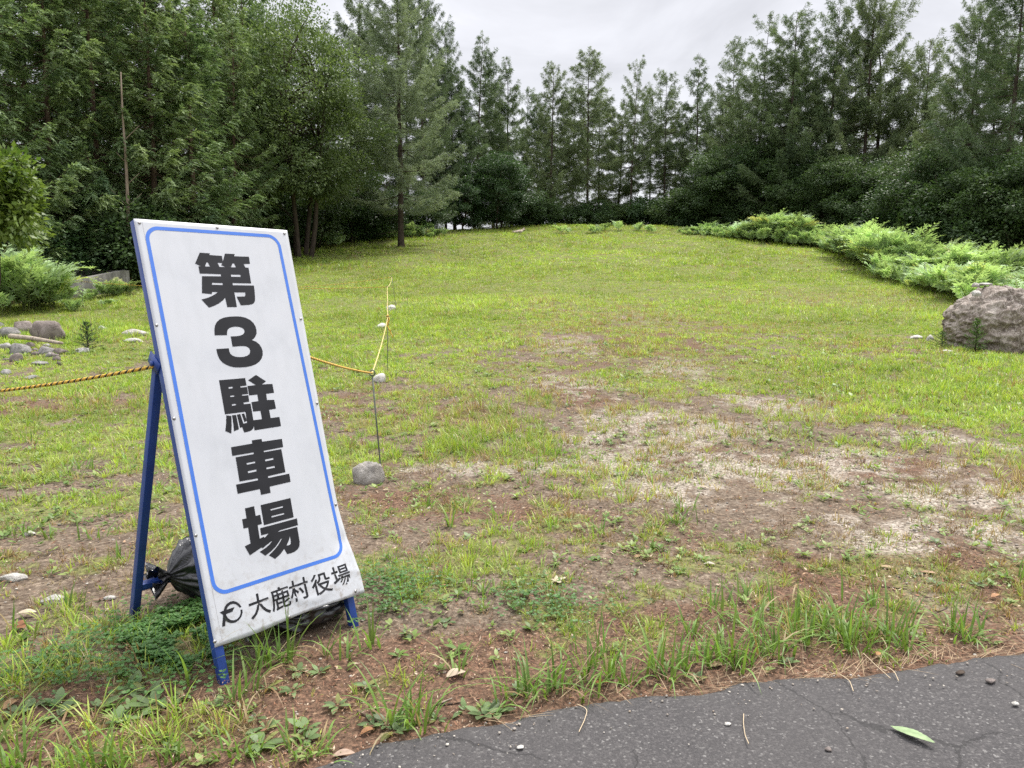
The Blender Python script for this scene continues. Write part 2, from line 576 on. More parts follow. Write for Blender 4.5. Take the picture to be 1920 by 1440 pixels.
def field_maps(x, y):
    """grass cover, bare gravel, needle litter and dryness (0..1) at ground points"""
    x, y = np.asarray(x, float), np.asarray(y, float)
    d = np.hypot(x, y)
    e = verge(x, y)
    # tyre worn streaks run from the road up into the field
    u, v = x * 0.80 + y * 0.60, -x * 0.60 + y * 0.80
    streak = fbm(u * 0.45, v, 0.42, 3, 5, 0.62) - 0.5
    patchy = fbm(x, y, 1.2, 4, 5, 0.62) - 0.5
    small = fbm(x, y, 0.33, 0, 4, 0.6) - 0.5
    tiny = fbm(x, y, 0.13, 2, 3, 0.6) - 0.5
    gr, brown, lush = blobs(x, y, GRAVEL), blobs(x, y, BROWN), blobs(x, y, LUSH)
    gravel = sstep(0.10, 0.95, gr * 0.80 + streak * 2.4 + small * 2.6 + tiny * 1.6) * sstep(0.02, 0.4, gr) * np.interp(d, [0, 9, 13, 22], [0.95, 0.9, 0.65, 0.5])
    gravel = np.maximum(gravel, 0.45 * sstep(0.22, 0.34, patchy + small * 0.4) * (d < 16))
    base = np.interp(d, [0, 2.6, 3.5, 6, 9, 13, 18, 26], [0.34, 0.42, 0.55, 0.71, 0.83, 0.94, 1.06, 1.15])
    amp = np.interp(d, [0, 8, 16, 30], [1.3, 1.15, 0.9, 0.35])
    cover = base + (patchy * 0.9 + streak * 0.9 + small * 2.5 + tiny * 1.3) * amp - 0.30 * gr - 0.27 * brown + 0.35 * lush
    cover = np.clip(sstep(0.25, 0.75, cover), 0, 1)
    cover = cover * (0.25 + 0.75 * sstep(0.05, 0.5, e)) * (1 - 0.5 * gravel)
    litter = np.clip((1 - sstep(0.25 + 0.25 * small, 1.0, e)) * 1.4 + brown * 0.55 + (fbm(x, y, 0.7, 5, 4) - 0.50) * 2.4 * np.interp(d, [0, 8, 20], [1, 0.6, 0.1]), 0, 1)
    return cover, gravel, litter, brown


# ------------------------------------------------------------------ ground sheet
def build_ground():
    # finer rows near the road, coarser towards the hill; one sheet out to the horizon
    th = np.concatenate([np.linspace(-180, -60, 41)[:-1], np.linspace(-60, 60, 481), np.linspace(60, 180, 41)[1:]])
    rr = np.concatenate([[0.25, 0.5, 0.8], np.geomspace(1.0, 75, 430), np.geomspace(82, 4000, 26)])
    th = np.radians(th)
    T, Rr = np.meshgrid(th, rr)
    X, Y = Rr * np.sin(T), Rr * np.cos(T)
    Z = terrain(X, Y)
    cover, gravel, litter, brown = field_maps(X, Y)
    Z = Z + (fbm(X, Y, 0.16, 1, 3) - 0.5) * 0.018 * (Rr < 15) * sstep(0, 0.3, verge(X, Y))
    Z = np.where(verge(X, Y) < -0.12, Z - 0.05, Z)
    nr, nc = X.shape
    V = np.stack([X, Y, Z], -1).reshape(-1, 3)
    i, j = np.meshgrid(np.arange(nr - 1), np.arange(nc - 1), indexing='ij')
    q = np.stack([i * nc + j, i * nc + j + 1, (i + 1) * nc + j + 1, (i + 1) * nc + j], -1).reshape(-1, 4)[:, ::-1]
    turf = np.clip(np.where(Rr > 60, 1.0, cover * np.interp(Rr, [0, 6, 14, 22], [0.55, 0.7, 0.85, 1.0])), 0, 1)
    col = np.stack([gravel, turf, litter], -1).reshape(-1, 3)
    o = make('field', V, q, None, M_GROUND, smooth=True, col=col)
    tag(o, kind='structure')


build_ground()


def build_road():
    """asphalt strip with a crumbled edge standing a little proud of the verge"""
    xs = np.concatenate([np.linspace(-40, -2.6, 30), np.arange(-2.5, 4.5, 0.012), np.linspace(4.6, 40, 30)])
    ye = np.interp(xs, EDGE[:, 0], EDGE[:, 1]) + (fbm(xs, xs * 0 + 3, 0.12, 2, 4, 0.65) - 0.5) * 0.05
    rows, n = [], len(xs)
    offs = [-5.0, -2.0, -1.0, -0.5, -0.25, -0.12, -0.06, -0.025, 0.0, 0.012]
    for k, off in enumerate(offs):
        y = ye + off
        z = 0.018 + (fbm(xs, y, 0.5, 1, 3) - 0.5) * 0.012 + (fbm(xs, y, 0.05, 2, 2) - 0.5) * 0.006 * (off > -1)
        if k == len(offs) - 2: z = z - 0.006
        if k == len(offs) - 1: z = z * 0 - 0.05
        rows.append(np.stack([xs, y, z], -1))
    V = np.concatenate(rows)
    i, j = np.meshgrid(np.arange(len(offs) - 1), np.arange(n - 1), indexing='ij')
    q = np.stack([i * n + j, i * n + j + 1, (i + 1) * n + j + 1, (i + 1) * n + j], -1).reshape(-1, 4)
    tag(make('road', V, q, None, M_ASPHALT, smooth=True), kind='structure')


build_road()


def build_hills():
    xs = np.linspace(-3000, 3000, 121)
    h = 60 + 190 * fbm(xs, xs * 0, 1500, 2, 5, 0.5)
    rows = [np.stack([xs, 2600 - 0 * xs, xs * 0 - 80], -1), np.stack([xs, 2900 + 0 * xs, h * 0.6], -1), np.stack([xs, 3250 + 0 * xs, h], -1),
            np.stack([xs, 3900 + 0 * xs, xs * 0 - 80], -1)]
    V = np.concatenate(rows); n = len(xs)
    i, j = np.meshgrid(np.arange(3), np.arange(n - 1), indexing='ij')
    q = np.stack([i * n + j, i * n + j + 1, (i + 1) * n + j + 1, (i + 1) * n + j], -1).reshape(-1, 4)
    tag(make('hills', V, q, None, simple_mat('haze blue wooded slope', (0.17, 0.24, 0.30), 1.0, var=0.2, scale=0.01, spec=0.0), smooth=True), kind='structure')  # blue of distant haze put into the slope colour


build_hills()


# ------------------------------------------------------------------ grass
def blades(P, H, lean, az, W, c0, c1, segs=3, face=None, curve=1.0, wprof=None, a0=0.25):
    """arching tapered blades; returns vertices, quads, tris, colours"""
    n = len(P)
    s = np.linspace(0, 1, segs + 1)
    dx, dy = np.sin(az), np.cos(az)
    # arc: rises then bends over by lean
    ang = lean[:, None] * (a0 + 0.95 * curve * s[None, :])
    step = H[:, None] / segs
    hx = np.concatenate([np.zeros((n, 1)), np.cumsum(np.sin(ang[:, 1:]) * step, 1)], 1)
    hz = np.concatenate([np.zeros((n, 1)), np.cumsum(np.cos(ang[:, 1:]) * step, 1)], 1)
    C = P[:, None, :] + np.stack([dx[:, None] * hx, dy[:, None] * hx, hz], -1)
    fa = az + np.pi / 2 if face is None else face
    side = np.stack([np.sin(fa), np.cos(fa), 0 * fa], -1)
    wp = np.array([0.7, 1.0, 0.85, 0.55, 0.3, 0.2])[:segs] if segs > 1 else np.array([1.0])
    if wprof is not None: wp = np.asarray(wprof)
    Lv = C[:, :segs] - side[:, None] * (W[:, None] * wp[None, :])[..., None] * 0.5
    Rv = C[:, :segs] + side[:, None] * (W[:, None] * wp[None, :])[..., None] * 0.5
    V = np.concatenate([np.stack([Lv, Rv], 2).reshape(n, 2 * segs, 3), C[:, segs:]], 1)
    k = 2 * segs + 1
    b = np.arange(n)[:, None] * k
    q = []
    for i in range(segs - 1):
        q.append(b + np.array([[2 * i, 2 * i + 1, 2 * i + 3, 2 * i + 2]]))
    q = np.concatenate(q) if q else None
    t = b + np.array([[2 * segs - 2, 2 * segs - 1, 2 * segs]])
    tt = np.concatenate([np.repeat(s[:segs], 2), [1.0]])
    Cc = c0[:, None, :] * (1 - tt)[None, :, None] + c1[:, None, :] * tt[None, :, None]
    return V.reshape(-1, 3), q, t, Cc.reshape(-1, 3)


def gather(parts, name, mat, kind='stuff', label=None, cat=None):
    V, Q, T, Cc, n = [], [], [], [], 0
    for v, q, t, c in parts:
        V.append(v); Cc.append(c)
        if q is not None and len(q): Q.append(q + n)
        if t is not None and len(t): T.append(t + n)
        n += len(v)
    o = make(name, np.concatenate(V), np.concatenate(Q) if Q else None, np.concatenate(T) if T else None, mat, col=np.concatenate(Cc))
    return tag(o, label, cat, kind=kind)


WIDE = R(56)


def sector(n, d0, d1, half=R(56)):
    d = np.sqrt(RNG.random(n) * (d1 * d1 - d0 * d0) + d0 * d0)
    a = (RNG.random(n) * 2 - 1) * half
    return d * np.sin(a), d * np.cos(a)


GREENS = np.array([[0.235, 0.355, 0.045], [0.310, 0.400, 0.060], [0.175, 0.290, 0.045], [0.345, 0.415, 0.085]])
STRAW = np.array([[0.38, 0.28, 0.15], [0.27, 0.165, 0.09], [0.44, 0.35, 0.21]])


def grass_band(d0, d1, dens, nb, hmin, hmax, w, segs, spread):
    half = WIDE if d0 < 18 else R(46)
    area = half * (d1 * d1 - d0 * d0)
    n = int(area * dens)
    x, y = sector(n, d0, d1, half)
    cover, gravel, litter, brown = field_maps(x, y)
    keep = (RNG.random(n) < np.clip(cover, 0, 1) + 0.03) & (verge(x, y) > 0.04)
    tall = fbm(x, y, 2.2, 2, 3)
    x, y, cover, brown, tall = x[keep], y[keep], cover[keep], brown[keep], tall[keep]
    n = len(x)
    k = RNG.poisson(nb, n) + 2
    idx = np.repeat(np.arange(n), k)
    m = len(idx)
    az = RNG.random(m) * 2 * np.pi
    rad = np.abs(RNG.normal(0, spread, m))
    bx, by = x[idx] + rad * np.sin(az), y[idx] + rad * np.cos(az)
    P = np.stack([bx, by, terrain(bx, by) - 0.004], -1)
    hs = (hmin + (hmax - hmin) * RNG.random(n) ** 1.6) * (0.6 + 0.8 * sstep(0.3, 0.75, tall)) * (0.7 + 0.5 * cover)
    H = hs[idx] * (0.55 + 0.6 * RNG.random(m))
    lean = 0.25 + RNG.random(m) * 1.0
    W = w * (0.7 + 0.6 * RNG.random(m))
    dryp = np.clip(0.10 + 0.45 * brown + 0.25 * (1 - cover) + 0.45 * blobs(x, y, GRAVEL), 0, 0.9)
    dry_t = RNG.random(n) < dryp * 0.6
    hue = fbm(x, y, 3.0, 1, 3)
    base = GREENS[RNG.integers(0, 4, n)] * (0.50 + 0.75 * hue + 0.55 * fbm(x, y, 0.6, 4, 2))[:, None]
    base[dry_t] = STRAW[RNG.integers(0, 3, dry_t.sum())]
    c = base[idx] * (0.8 + 0.4 * RNG.random(m))[:, None]
    dead = RNG.random(m) < dryp[idx] * 0.35
    c[dead] = STRAW[RNG.integers(0, 3, dead.sum())]
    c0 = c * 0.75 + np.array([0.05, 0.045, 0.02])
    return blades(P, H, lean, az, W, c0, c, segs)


def dry_band(d0, d1, dens, nb, hmax, w, segs, spread):
    """wiry brown dead tufts on the worn ground"""
    n = int(WIDE * (d1 * d1 - d0 * d0) * dens)
    x, y = sector(n, d0, d1)
    cover, gravel, litter, brown = field_maps(x, y)
    cl = fbm(x, y, 0.28, 1, 3)
    keep = (RNG.random(n) < (0.12 + 0.5 * brown + 0.55 * blobs(x, y, GRAVEL)) * sstep(0.44, 0.66, cl) * 1.6) & (verge(x, y) > 0.06)
    x, y = x[keep], y[keep]; n = len(x)
    idx = np.repeat(np.arange(n), nb); m = len(idx)
    az = RNG.random(m) * 6.283
    rad = np.abs(RNG.normal(0, spread, m))
    bx, by = x[idx] + rad * np.sin(az), y[idx] + rad * np.cos(az)
    P = np.stack([bx, by, terrain(bx, by) - 0.003], -1)
    H = ((0.35 + 0.65 * RNG.random(n)) * hmax)[idx] * (0.5 + 0.6 * RNG.random(m))
    pal = np.array([[0.21, 0.125, 0.07], [0.29, 0.19, 0.10], [0.15, 0.09, 0.055], [0.34, 0.26, 0.14], [0.22, 0.20, 0.07]])
    c = pal[RNG.integers(0, 5, n)][idx] * (0.7 + 0.6 * RNG.random((m, 1)))
    return blades(P, H, 0.4 + 1.0 * RNG.random(m), az, w * (0.7 + 0.6 * RNG.random(m)), c * 0.7, c, segs)


def build_grass():
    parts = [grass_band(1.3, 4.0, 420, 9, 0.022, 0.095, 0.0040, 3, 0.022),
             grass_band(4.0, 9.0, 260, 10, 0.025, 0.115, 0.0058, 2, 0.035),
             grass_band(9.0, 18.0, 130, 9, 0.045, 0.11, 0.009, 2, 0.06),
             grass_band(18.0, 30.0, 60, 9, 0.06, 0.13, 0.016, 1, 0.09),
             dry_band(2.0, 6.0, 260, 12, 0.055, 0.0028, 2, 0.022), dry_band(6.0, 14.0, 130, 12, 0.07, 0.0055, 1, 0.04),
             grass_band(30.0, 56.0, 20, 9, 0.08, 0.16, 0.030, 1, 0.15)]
    gather(parts, 'grass', M_GRASS, label='short yellow green grass growing over the sloping field', cat='grass')


build_grass()


def tufts(items, w=0.0082, dens=1.0, straw=0.07):
    P, H, L, A, W, C = [], [], [], [], [], []
    for px, py, h, nb, sp in items:
        g = ground(px, py)
        n = max(3, int(nb * dens))
        az = RNG.random(n) * 2 * np.pi
        r = np.abs(RNG.normal(0, sp, n))
        x, y = g[0] + r * np.sin(az) , g[1] + r * np.cos(az) * 0.8
        az = az + RNG.normal(0, 0.6, n)
        P.append(np.stack([x, y, terrain(x, y) - 0.005], -1))
        H.append(h * (0.30 + 0.85 * RNG.random(n) ** 0.8))
        L.append(0.15 + RNG.random(n) ** 1.1 * 2.0)
        A.append(az); W.append(w * (0.7 + 0.7 * RNG.random(n)))
        c = np.array([[0.125, 0.235, 0.050]]) * (0.7 + 0.7 * RNG.random((n, 1))) + np.array([[0.05, 0.03, 0.008]]) * RNG.random((n, 1))
        d = RNG.random(n) < straw
        c[d] = STRAW[RNG.integers(0, 3, d.sum())]
        C.append(c)
    P, H, L, A, W, C = (np.concatenate(k) for k in (P, H, L, A, W, C))
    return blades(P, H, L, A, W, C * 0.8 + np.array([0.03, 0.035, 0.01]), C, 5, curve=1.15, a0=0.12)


VERGE = [(735, 1362, 0.26, 9, 0.02), (722, 1352, 0.22, 5, 0.02), (765, 1368, 0.2, 10, 0.03), (795, 1362, 0.22, 14, 0.03), (780, 1355, 0.26, 8, 0.03),
         (700, 1215, 0.2, 9, 0.03), (650, 1238, 0.18, 9, 0.03), (860, 1265, 0.16, 9, 0.03), (935, 1328, 0.24, 5, 0.02),
         (972, 1306, 0.2, 14, 0.04), (997, 1310, 0.24, 16, 0.04), (1024, 1308, 0.22, 10, 0.03), (1055, 1290, 0.22, 15, 0.04), (1097, 1302, 0.18, 12, 0.03),
         (1100, 1270, 0.24, 16, 0.04), (1143, 1269, 0.24, 20, 0.05), (1178, 1283, 0.16, 14, 0.03), (1120, 1240, 0.2, 12, 0.05), (1230, 1262, 0.2, 20, 0.05),
         (1255, 1277, 0.2, 18, 0.04), (1281, 1258, 0.18, 14, 0.05), (1330, 1244, 0.18, 12, 0.04), (1381, 1252, 0.2, 26, 0.05), (1360, 1232, 0.2, 26, 0.07),
         (1420, 1232, 0.22, 30, 0.07), (1458, 1226, 0.22, 30, 0.07), (1500, 1200, 0.2, 30, 0.08), (1540, 1185, 0.2, 26, 0.08), (1593, 1216, 0.2, 42, 0.06),
         (1575, 1200, 0.2, 30, 0.07), (1669, 1205, 0.2, 34, 0.07), (1640, 1195, 0.2, 26, 0.07), (1700, 1222, 0.22, 8, 0.03), (1816, 1204, 0.17, 30, 0.05),
         (1790, 1185, 0.18, 18, 0.05), (1486, 1165, 0.18, 26, 0.08), (1410, 1180, 0.18, 26, 0.09), (1577, 1165, 0.18, 26, 0.08), (1639, 1137, 0.16, 22, 0.07),
         (1300, 1190, 0.15, 20, 0.08), (1340, 1150, 0.15, 22, 0.08), (1400, 1125, 0.14, 18, 0.07), (1280, 960, 0.17, 22, 0.05), (1270, 985, 0.14, 26, 0.06),
         (1125, 1000, 0.13, 18, 0.05), (1000, 880, 0.17, 16, 0.05), (990, 905, 0.14, 16, 0.05), (1215, 1035, 0.1, 14, 0.04), (1890, 1085, 0.12, 16, 0.06),
         (870, 960, 0.14, 14, 0.06), (845, 985, 0.16, 12, 0.05), (800, 950, 0.13, 10, 0.05), (930, 970, 0.12, 12, 0.05), (905, 1120, 0.12, 12, 0.05),
         (10, 1445, 0.24, 24, 0.06), (45, 1440, 0.22, 14, 0.05), (-30, 1440, 0.26, 20, 0.06), (180, 1445, 0.2, 12, 0.04), (205, 1450, 0.22, 14, 0.03), (235, 1440, 0.2, 9, 0.03),
         (170, 1440, 0.26, 4, 0.02), (310, 1440, 0.12, 14, 0.05), (355, 1425, 0.12, 16, 0.05), (420, 1420, 0.12, 16, 0.05), (460, 1410, 0.13, 18, 0.05), (585, 1420, 0.1, 18, 0.05), (560, 1400, 0.1, 14, 0.04),
         (440, 1318, 0.2, 10, 0.03), (465, 1300, 0.22, 10, 0.03), (480, 1255, 0.24, 12, 0.04), (505, 1248, 0.24, 14, 0.04), (530, 1242, 0.22, 12, 0.04), (548, 1240, 0.28, 5, 0.02),
         (610, 1232, 0.16, 7, 0.03), (355, 1290, 0.26, 5, 0.02), (340, 1268, 0.2, 4, 0.02), (215, 1195, 0.16, 6, 0.02), (60, 1195, 0.14, 8, 0.04), (130, 1145, 0.14, 12, 0.04), (20, 1200, 0.16, 9, 0.04),
         (95, 1010, 0.14, 12, 0.05), (180, 1010, 0.13, 12, 0.05), (20, 1005, 0.13, 14, 0.06), (50, 940, 0.13, 14, 0.07), (120, 890, 0.13, 14, 0.07), (150, 880, 0.16, 18, 0.08),
         (320, 1010, 0.12, 12, 0.04), (310, 990, 0.1, 10, 0.04), (225, 1050, 0.1, 8, 0.04), (55, 830, 0.16, 18, 0.08), (250, 860, 0.12, 14, 0.07), (170, 640, 0.55, 50, 0.22), (180, 630, 0.6, 30, 0.25)]


def build_tufts():
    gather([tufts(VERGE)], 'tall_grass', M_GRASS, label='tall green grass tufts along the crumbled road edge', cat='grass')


build_tufts()


def rhombs(P, D, Nn, L, W, c, fold=0.0):
    """leaf faces: P base, D direction, Nn surface normal, L length, W width"""
    D = D / (np.linalg.norm(D, axis=1)[:, None] + 1e-9)
    S = np.cross(D, Nn); S /= (np.linalg.norm(S, axis=1)[:, None] + 1e-9)
    n = len(P)
    mid = P + D * (L * 0.45)[:, None]
    V = np.stack([P, mid - S * (W * 0.5)[:, None], P + D * L[:, None], mid + S * (W * 0.5)[:, None]], 1).reshape(-1, 3)
    q = np.arange(n)[:, None] * 4 + np.arange(4)[None]
    c = np.asarray(c)
    if c.ndim == 1: c = c[:, None]
    return V, q, None, np.repeat(c, 4, 0)


def build_weeds():
    """broad leaved rosettes and sprigs between the tufts"""
    parts = []
    for d0, d1, dens, s in ((1.3, 4.5, 190, 0.75), (4.5, 9, 110, 0.95), (9, 15, 30, 1.4)):
        n = int(WIDE * (d1 * d1 - d0 * d0) * dens)
        x, y = sector(n, d0, d1)
        cover, gravel, litter, brown = field_maps(x, y)
        wp = fbm(x, y, 0.9, 3, 3)
        keep = (RNG.random(n) < sstep(0.42, 0.68, wp) * (0.9 - 0.7 * gravel) + 0.06) & (verge(x, y) > 0.06)
        x, y = x[keep], y[keep]; n = len(x)
        size = (0.018 + 0.03 * RNG.random(n) ** 2) * s
        k = RNG.integers(4, 10, n); idx = np.repeat(np.arange(n), k); m = len(idx)
        az = RNG.random(m) * 2 * np.pi
        r = np.abs(RNG.normal(0, 0.012, m)) * s
        px, py = x[idx] + r * np.sin(az), y[idx] + r * np.cos(az)
        P = np.stack([px, py, terrain(px, py) + 0.004 + RNG.random(m) * 0.022 * s], -1)
        up = 0.1 + 0.6 * RNG.random(m)
        g = np.array([[0.14, 0.225, 0.05], [0.19, 0.275, 0.07], [0.25, 0.32, 0.10]])[RNG.integers(0, 3, n)]
        c = g[idx] * (0.75 + 0.5 * RNG.random((m, 1)))
        L = size[idx] * (0.6 + 0.7 * RNG.random(m))
        parts.append(blades(P, L, 0.8 + 0.5 * RNG.random(m), az, L * (0.38 + 0.25 * RNG.random(m)), c * 0.9, c, 3, wprof=(0.35, 1.0, 0.8), a0=0.85, curve=0.5, face=az + np.pi / 2 + RNG.normal(0, 0.3, m)))
    gather(parts, 'ground_weeds', M_GRASS, label='small broad leaved weeds scattered over the bare soil', cat='weeds')
    # plantain rosettes by the road
    parts = []
    for px, py, s in [(110, 1325, .07), (60, 1330, .08), (30, 1340, .06), (185, 1330, .07), (275, 1300, .08), (255, 1290, .07), (285, 1325, .09), (300, 1335, .08), (345, 1310, .06),
                      (415, 1330, .06), (550, 1297, .08), (500, 1293, .06), (632, 1325, .07), (725, 1362, .08), (700, 1365, .06), (110, 1345, .08), (225, 1355, .07), (575, 1368, .07), (500, 1370, .08),
                      (490, 1400, .08), (575, 1390, .07), (870, 1338, .06), (905, 1345, .07), (930, 1340, .07), (820, 1355, .04), (1307, 1274, .05), (740, 1375, .07), (480, 1350, .06), (1475, 1245, .05),
                      (1830, 1098, .05), (1885, 1018, .04), (1755, 1018, .05), (1750, 1095, .05), (1710, 1080, .06), (600, 1262, .05), (560, 1262, .05), (690, 1290, .06), (835, 1170, .06), (760, 1190, .06),
                      (250, 1190, .06), (290, 1170, .07), (330, 1185, .06), (980, 1300, .05), (1045, 1060, .05), (1120, 1050, .05), (1190, 1075, .04), (1220, 1130, .04), (1020, 1080, .05), (880, 1010, .06)]:
        g = ground(px, py)
        n = int(RNG.integers(6, 13))
        az = np.arange(n) * 2.4 + RNG.normal(0, 0.3, n) + RNG.random() * 6
        up = 0.25 + 0.5 * RNG.random(n)
        P = g[None] + np.stack([np.sin(az), np.cos(az), 0 * az], -1) * 0.006 + np.array([0, 0, 0.004])
        L = s * (0.3 + 0.65 * RNG.random(n))
        c = np.array([[0.155, 0.225, 0.090]]) * (0.7 + 0.65 * RNG.random((n, 1))) + np.array([[0.10, 0.05, 0.0]]) * (RNG.random((n, 1)) < 0.1)
        parts.append(blades(P, L, 0.95 + 0.45 * RNG.random(n), az + RNG.normal(0, 0.25, n), L * (0.34 + 0.2 * RNG.random(n)), c * 0.85, c, 5, wprof=(0.22, 0.7, 1.0, 0.95, 0.6), a0=0.8, curve=0.6, face=az + np.pi / 2 + RNG.normal(0, 0.25, n)))
    gather(parts, 'plantains', M_GRASS, label='grey green plantain rosettes on the brown verge', cat='weeds')
    # clover carpet under the sign
    poly = [(215, 1222), (300, 1165), (390, 1135), (395, 1210), (400, 1250), (350, 1268), (270, 1250)]
    more = [(690, 1100), (700, 1140), (760, 1125), (1010, 1130), (1040, 1150), (740, 1095), (80, 1260), (130, 1250)]
    pts = []
    G = np.array([ground(*p)[:2] for p in poly])
    x = RNG.uniform(G[:, 0].min() - .2, G[:, 0].max() + .1, 16000); y = RNG.uniform(G[:, 1].min() - .2, G[:, 1].max() + .2, 16000)
    ins = np.zeros(len(x), bool)
    for a in range(len(G)):
        x1, y1 = G[a]; x2, y2 = G[(a + 1) % len(G)]
        cr = ((y1 > y) != (y2 > y)) & (x < (x2 - x1) * (y - y1) / (y2 - y1 + 1e-12) + x1)
        ins ^= cr
    cx, cy = G.mean(0)
    near = np.exp(-(((x - cx) / 0.32) ** 2 + ((y - cy) / 0.26) ** 2)) * 0.3
    keep = (ins | (RNG.random(len(x)) < near)) & (fbm(x, y, 0.25, 2, 3) > 0.36)
    xs, ys = [x[keep]], [y[keep]]
    for p in more:
        g = ground(*p)
        xs.append(RNG.normal(g[0], 0.12, 150)); ys.append(RNG.normal(g[1], 0.09, 150))
    x, y = np.concatenate(xs), np.concatenate(ys)
    n = len(x); idx = np.repeat(np.arange(n), 3); m = len(idx)
    az = np.tile([0, 2.094, 4.189], n) + np.repeat(RNG.random(n) * 6.28, 3)
    h = np.repeat(0.02 + 0.035 * RNG.random(n), 3)
    P = np.stack([x[idx], y[idx], terrain(x[idx], y[idx]) + h], -1)
    D = np.stack([np.sin(az), np.cos(az), 0.15 + 0.2 * RNG.random(m)], -1)
    Nn = np.stack([RNG.normal(0, 0.25, m), RNG.normal(0, 0.25, m), np.ones(m)], -1)
    c = np.array([[0.080, 0.175, 0.045]]) * np.repeat(0.7 + 0.6 * RNG.random((n, 1)), 3, 0)
    L = np.repeat(0.008 + 0.007 * RNG.random(n), 3)
    gather([rhombs(P, D, Nn, L, L * 0.95, c)], 'clover', M_GRASS, label='dark green clover carpet under the blue stand', cat='clover')


build_weeds()


def build_litter():
    """fallen needles, straw and chips lying on the soil"""
    parts = []
    for d0, d1, dens, lmin, lmax, w in ((1.2, 3.2, 7000, 0.006, 0.030, 0.0021), (3.2, 6.5, 2800, 0.009, 0.042, 0.0034), (6.5, 12, 520, 0.02, 0.06, 0.007)):
        n = int(WIDE * (d1 * d1 - d0 * d0) * dens)
        x, y = sector(n, d0, d1)
        cover, gravel, litter, brown = field_maps(x, y)
        e = verge(x, y)
        keep = (RNG.random(n) < np.clip(litter, 0.30, 1) * (1 - 0.85 * gravel)) & (e > -0.03)
        x, y = x[keep], y[keep]; n = len(x)
        az = RNG.random(n) * 2 * np.pi
        P = np.stack([x, y, terrain(x, y) + 0.003 + RNG.random(n) * 0.012], -1)
        D = np.stack([np.sin(az), np.cos(az), RNG.normal(0, 0.25, n)], -1)
        Nn = np.stack([RNG.normal(0, .4, n), RNG.normal(0, .4, n), np.ones(n)], -1)
        pal = np.array([[0.20, 0.105, 0.065], [0.12, 0.062, 0.040], [0.32, 0.21, 0.13], [0.46, 0.37, 0.27], [0.06, 0.036, 0.026], [0.25, 0.13, 0.08]])
        c = pal[RNG.choice(6, n, p=[.26, .24, .16, .09, .12, .13])] * (0.8 + 0.4 * RNG.random((n, 1)))
        L = lmin + (lmax - lmin) * RNG.random(n) ** 2.2
        W = w * (0.6 + 1.2 * RNG.random(n)) * np.where(RNG.random(n) < 0.12, 2.4, 1)
        parts.append(rhombs(P, D, Nn, L, W, c))
    # long dry straws over the road edge
    n = 190
    px = np.concatenate([RNG.uniform(1380, 1900, 130), RNG.uniform(900, 1400, 60)])
    g = np.array([ground(a, 1) if False else flat(a, np.interp(a, [p[0] for p in EDGE_PX], [p[1] for p in EDGE_PX]) - abs(RNG.normal(0, 18)) + 4) for a in px])
    az = RNG.normal(1.2, 0.9, n)
    P = np.stack([g[:, 0], g[:, 1], terrain(g[:, 0], g[:, 1]) + 0.012 + RNG.random(n) * 0.02], -1)
    c = np.array([[0.36, 0.27, 0.17]]) * (0.45 + 0.75 * RNG.random((n, 1)))
    parts.append(blades(P, 0.05 + 0.14 * RNG.random(n) ** 2, 1.46 + RNG.normal(0, .07, n), az, np.full(n, 0.0018), c, c, 4, curve=0.08, a0=0.95))
    gather(parts, 'needle_litter', M_LITTER, label='reddish brown needles and straw strewn along the road edge', cat='litter')


build_litter()


def ico(sub=1):
    bm = bmesh.new(); bmesh.ops.create_icosphere(bm, subdivisions=sub, radius=1.0)
    V = np.array([v.co[:] for v in bm.verts]); F = np.array([[v.index for v in f.verts] for f in bm.faces]); bm.free()
    return V, F


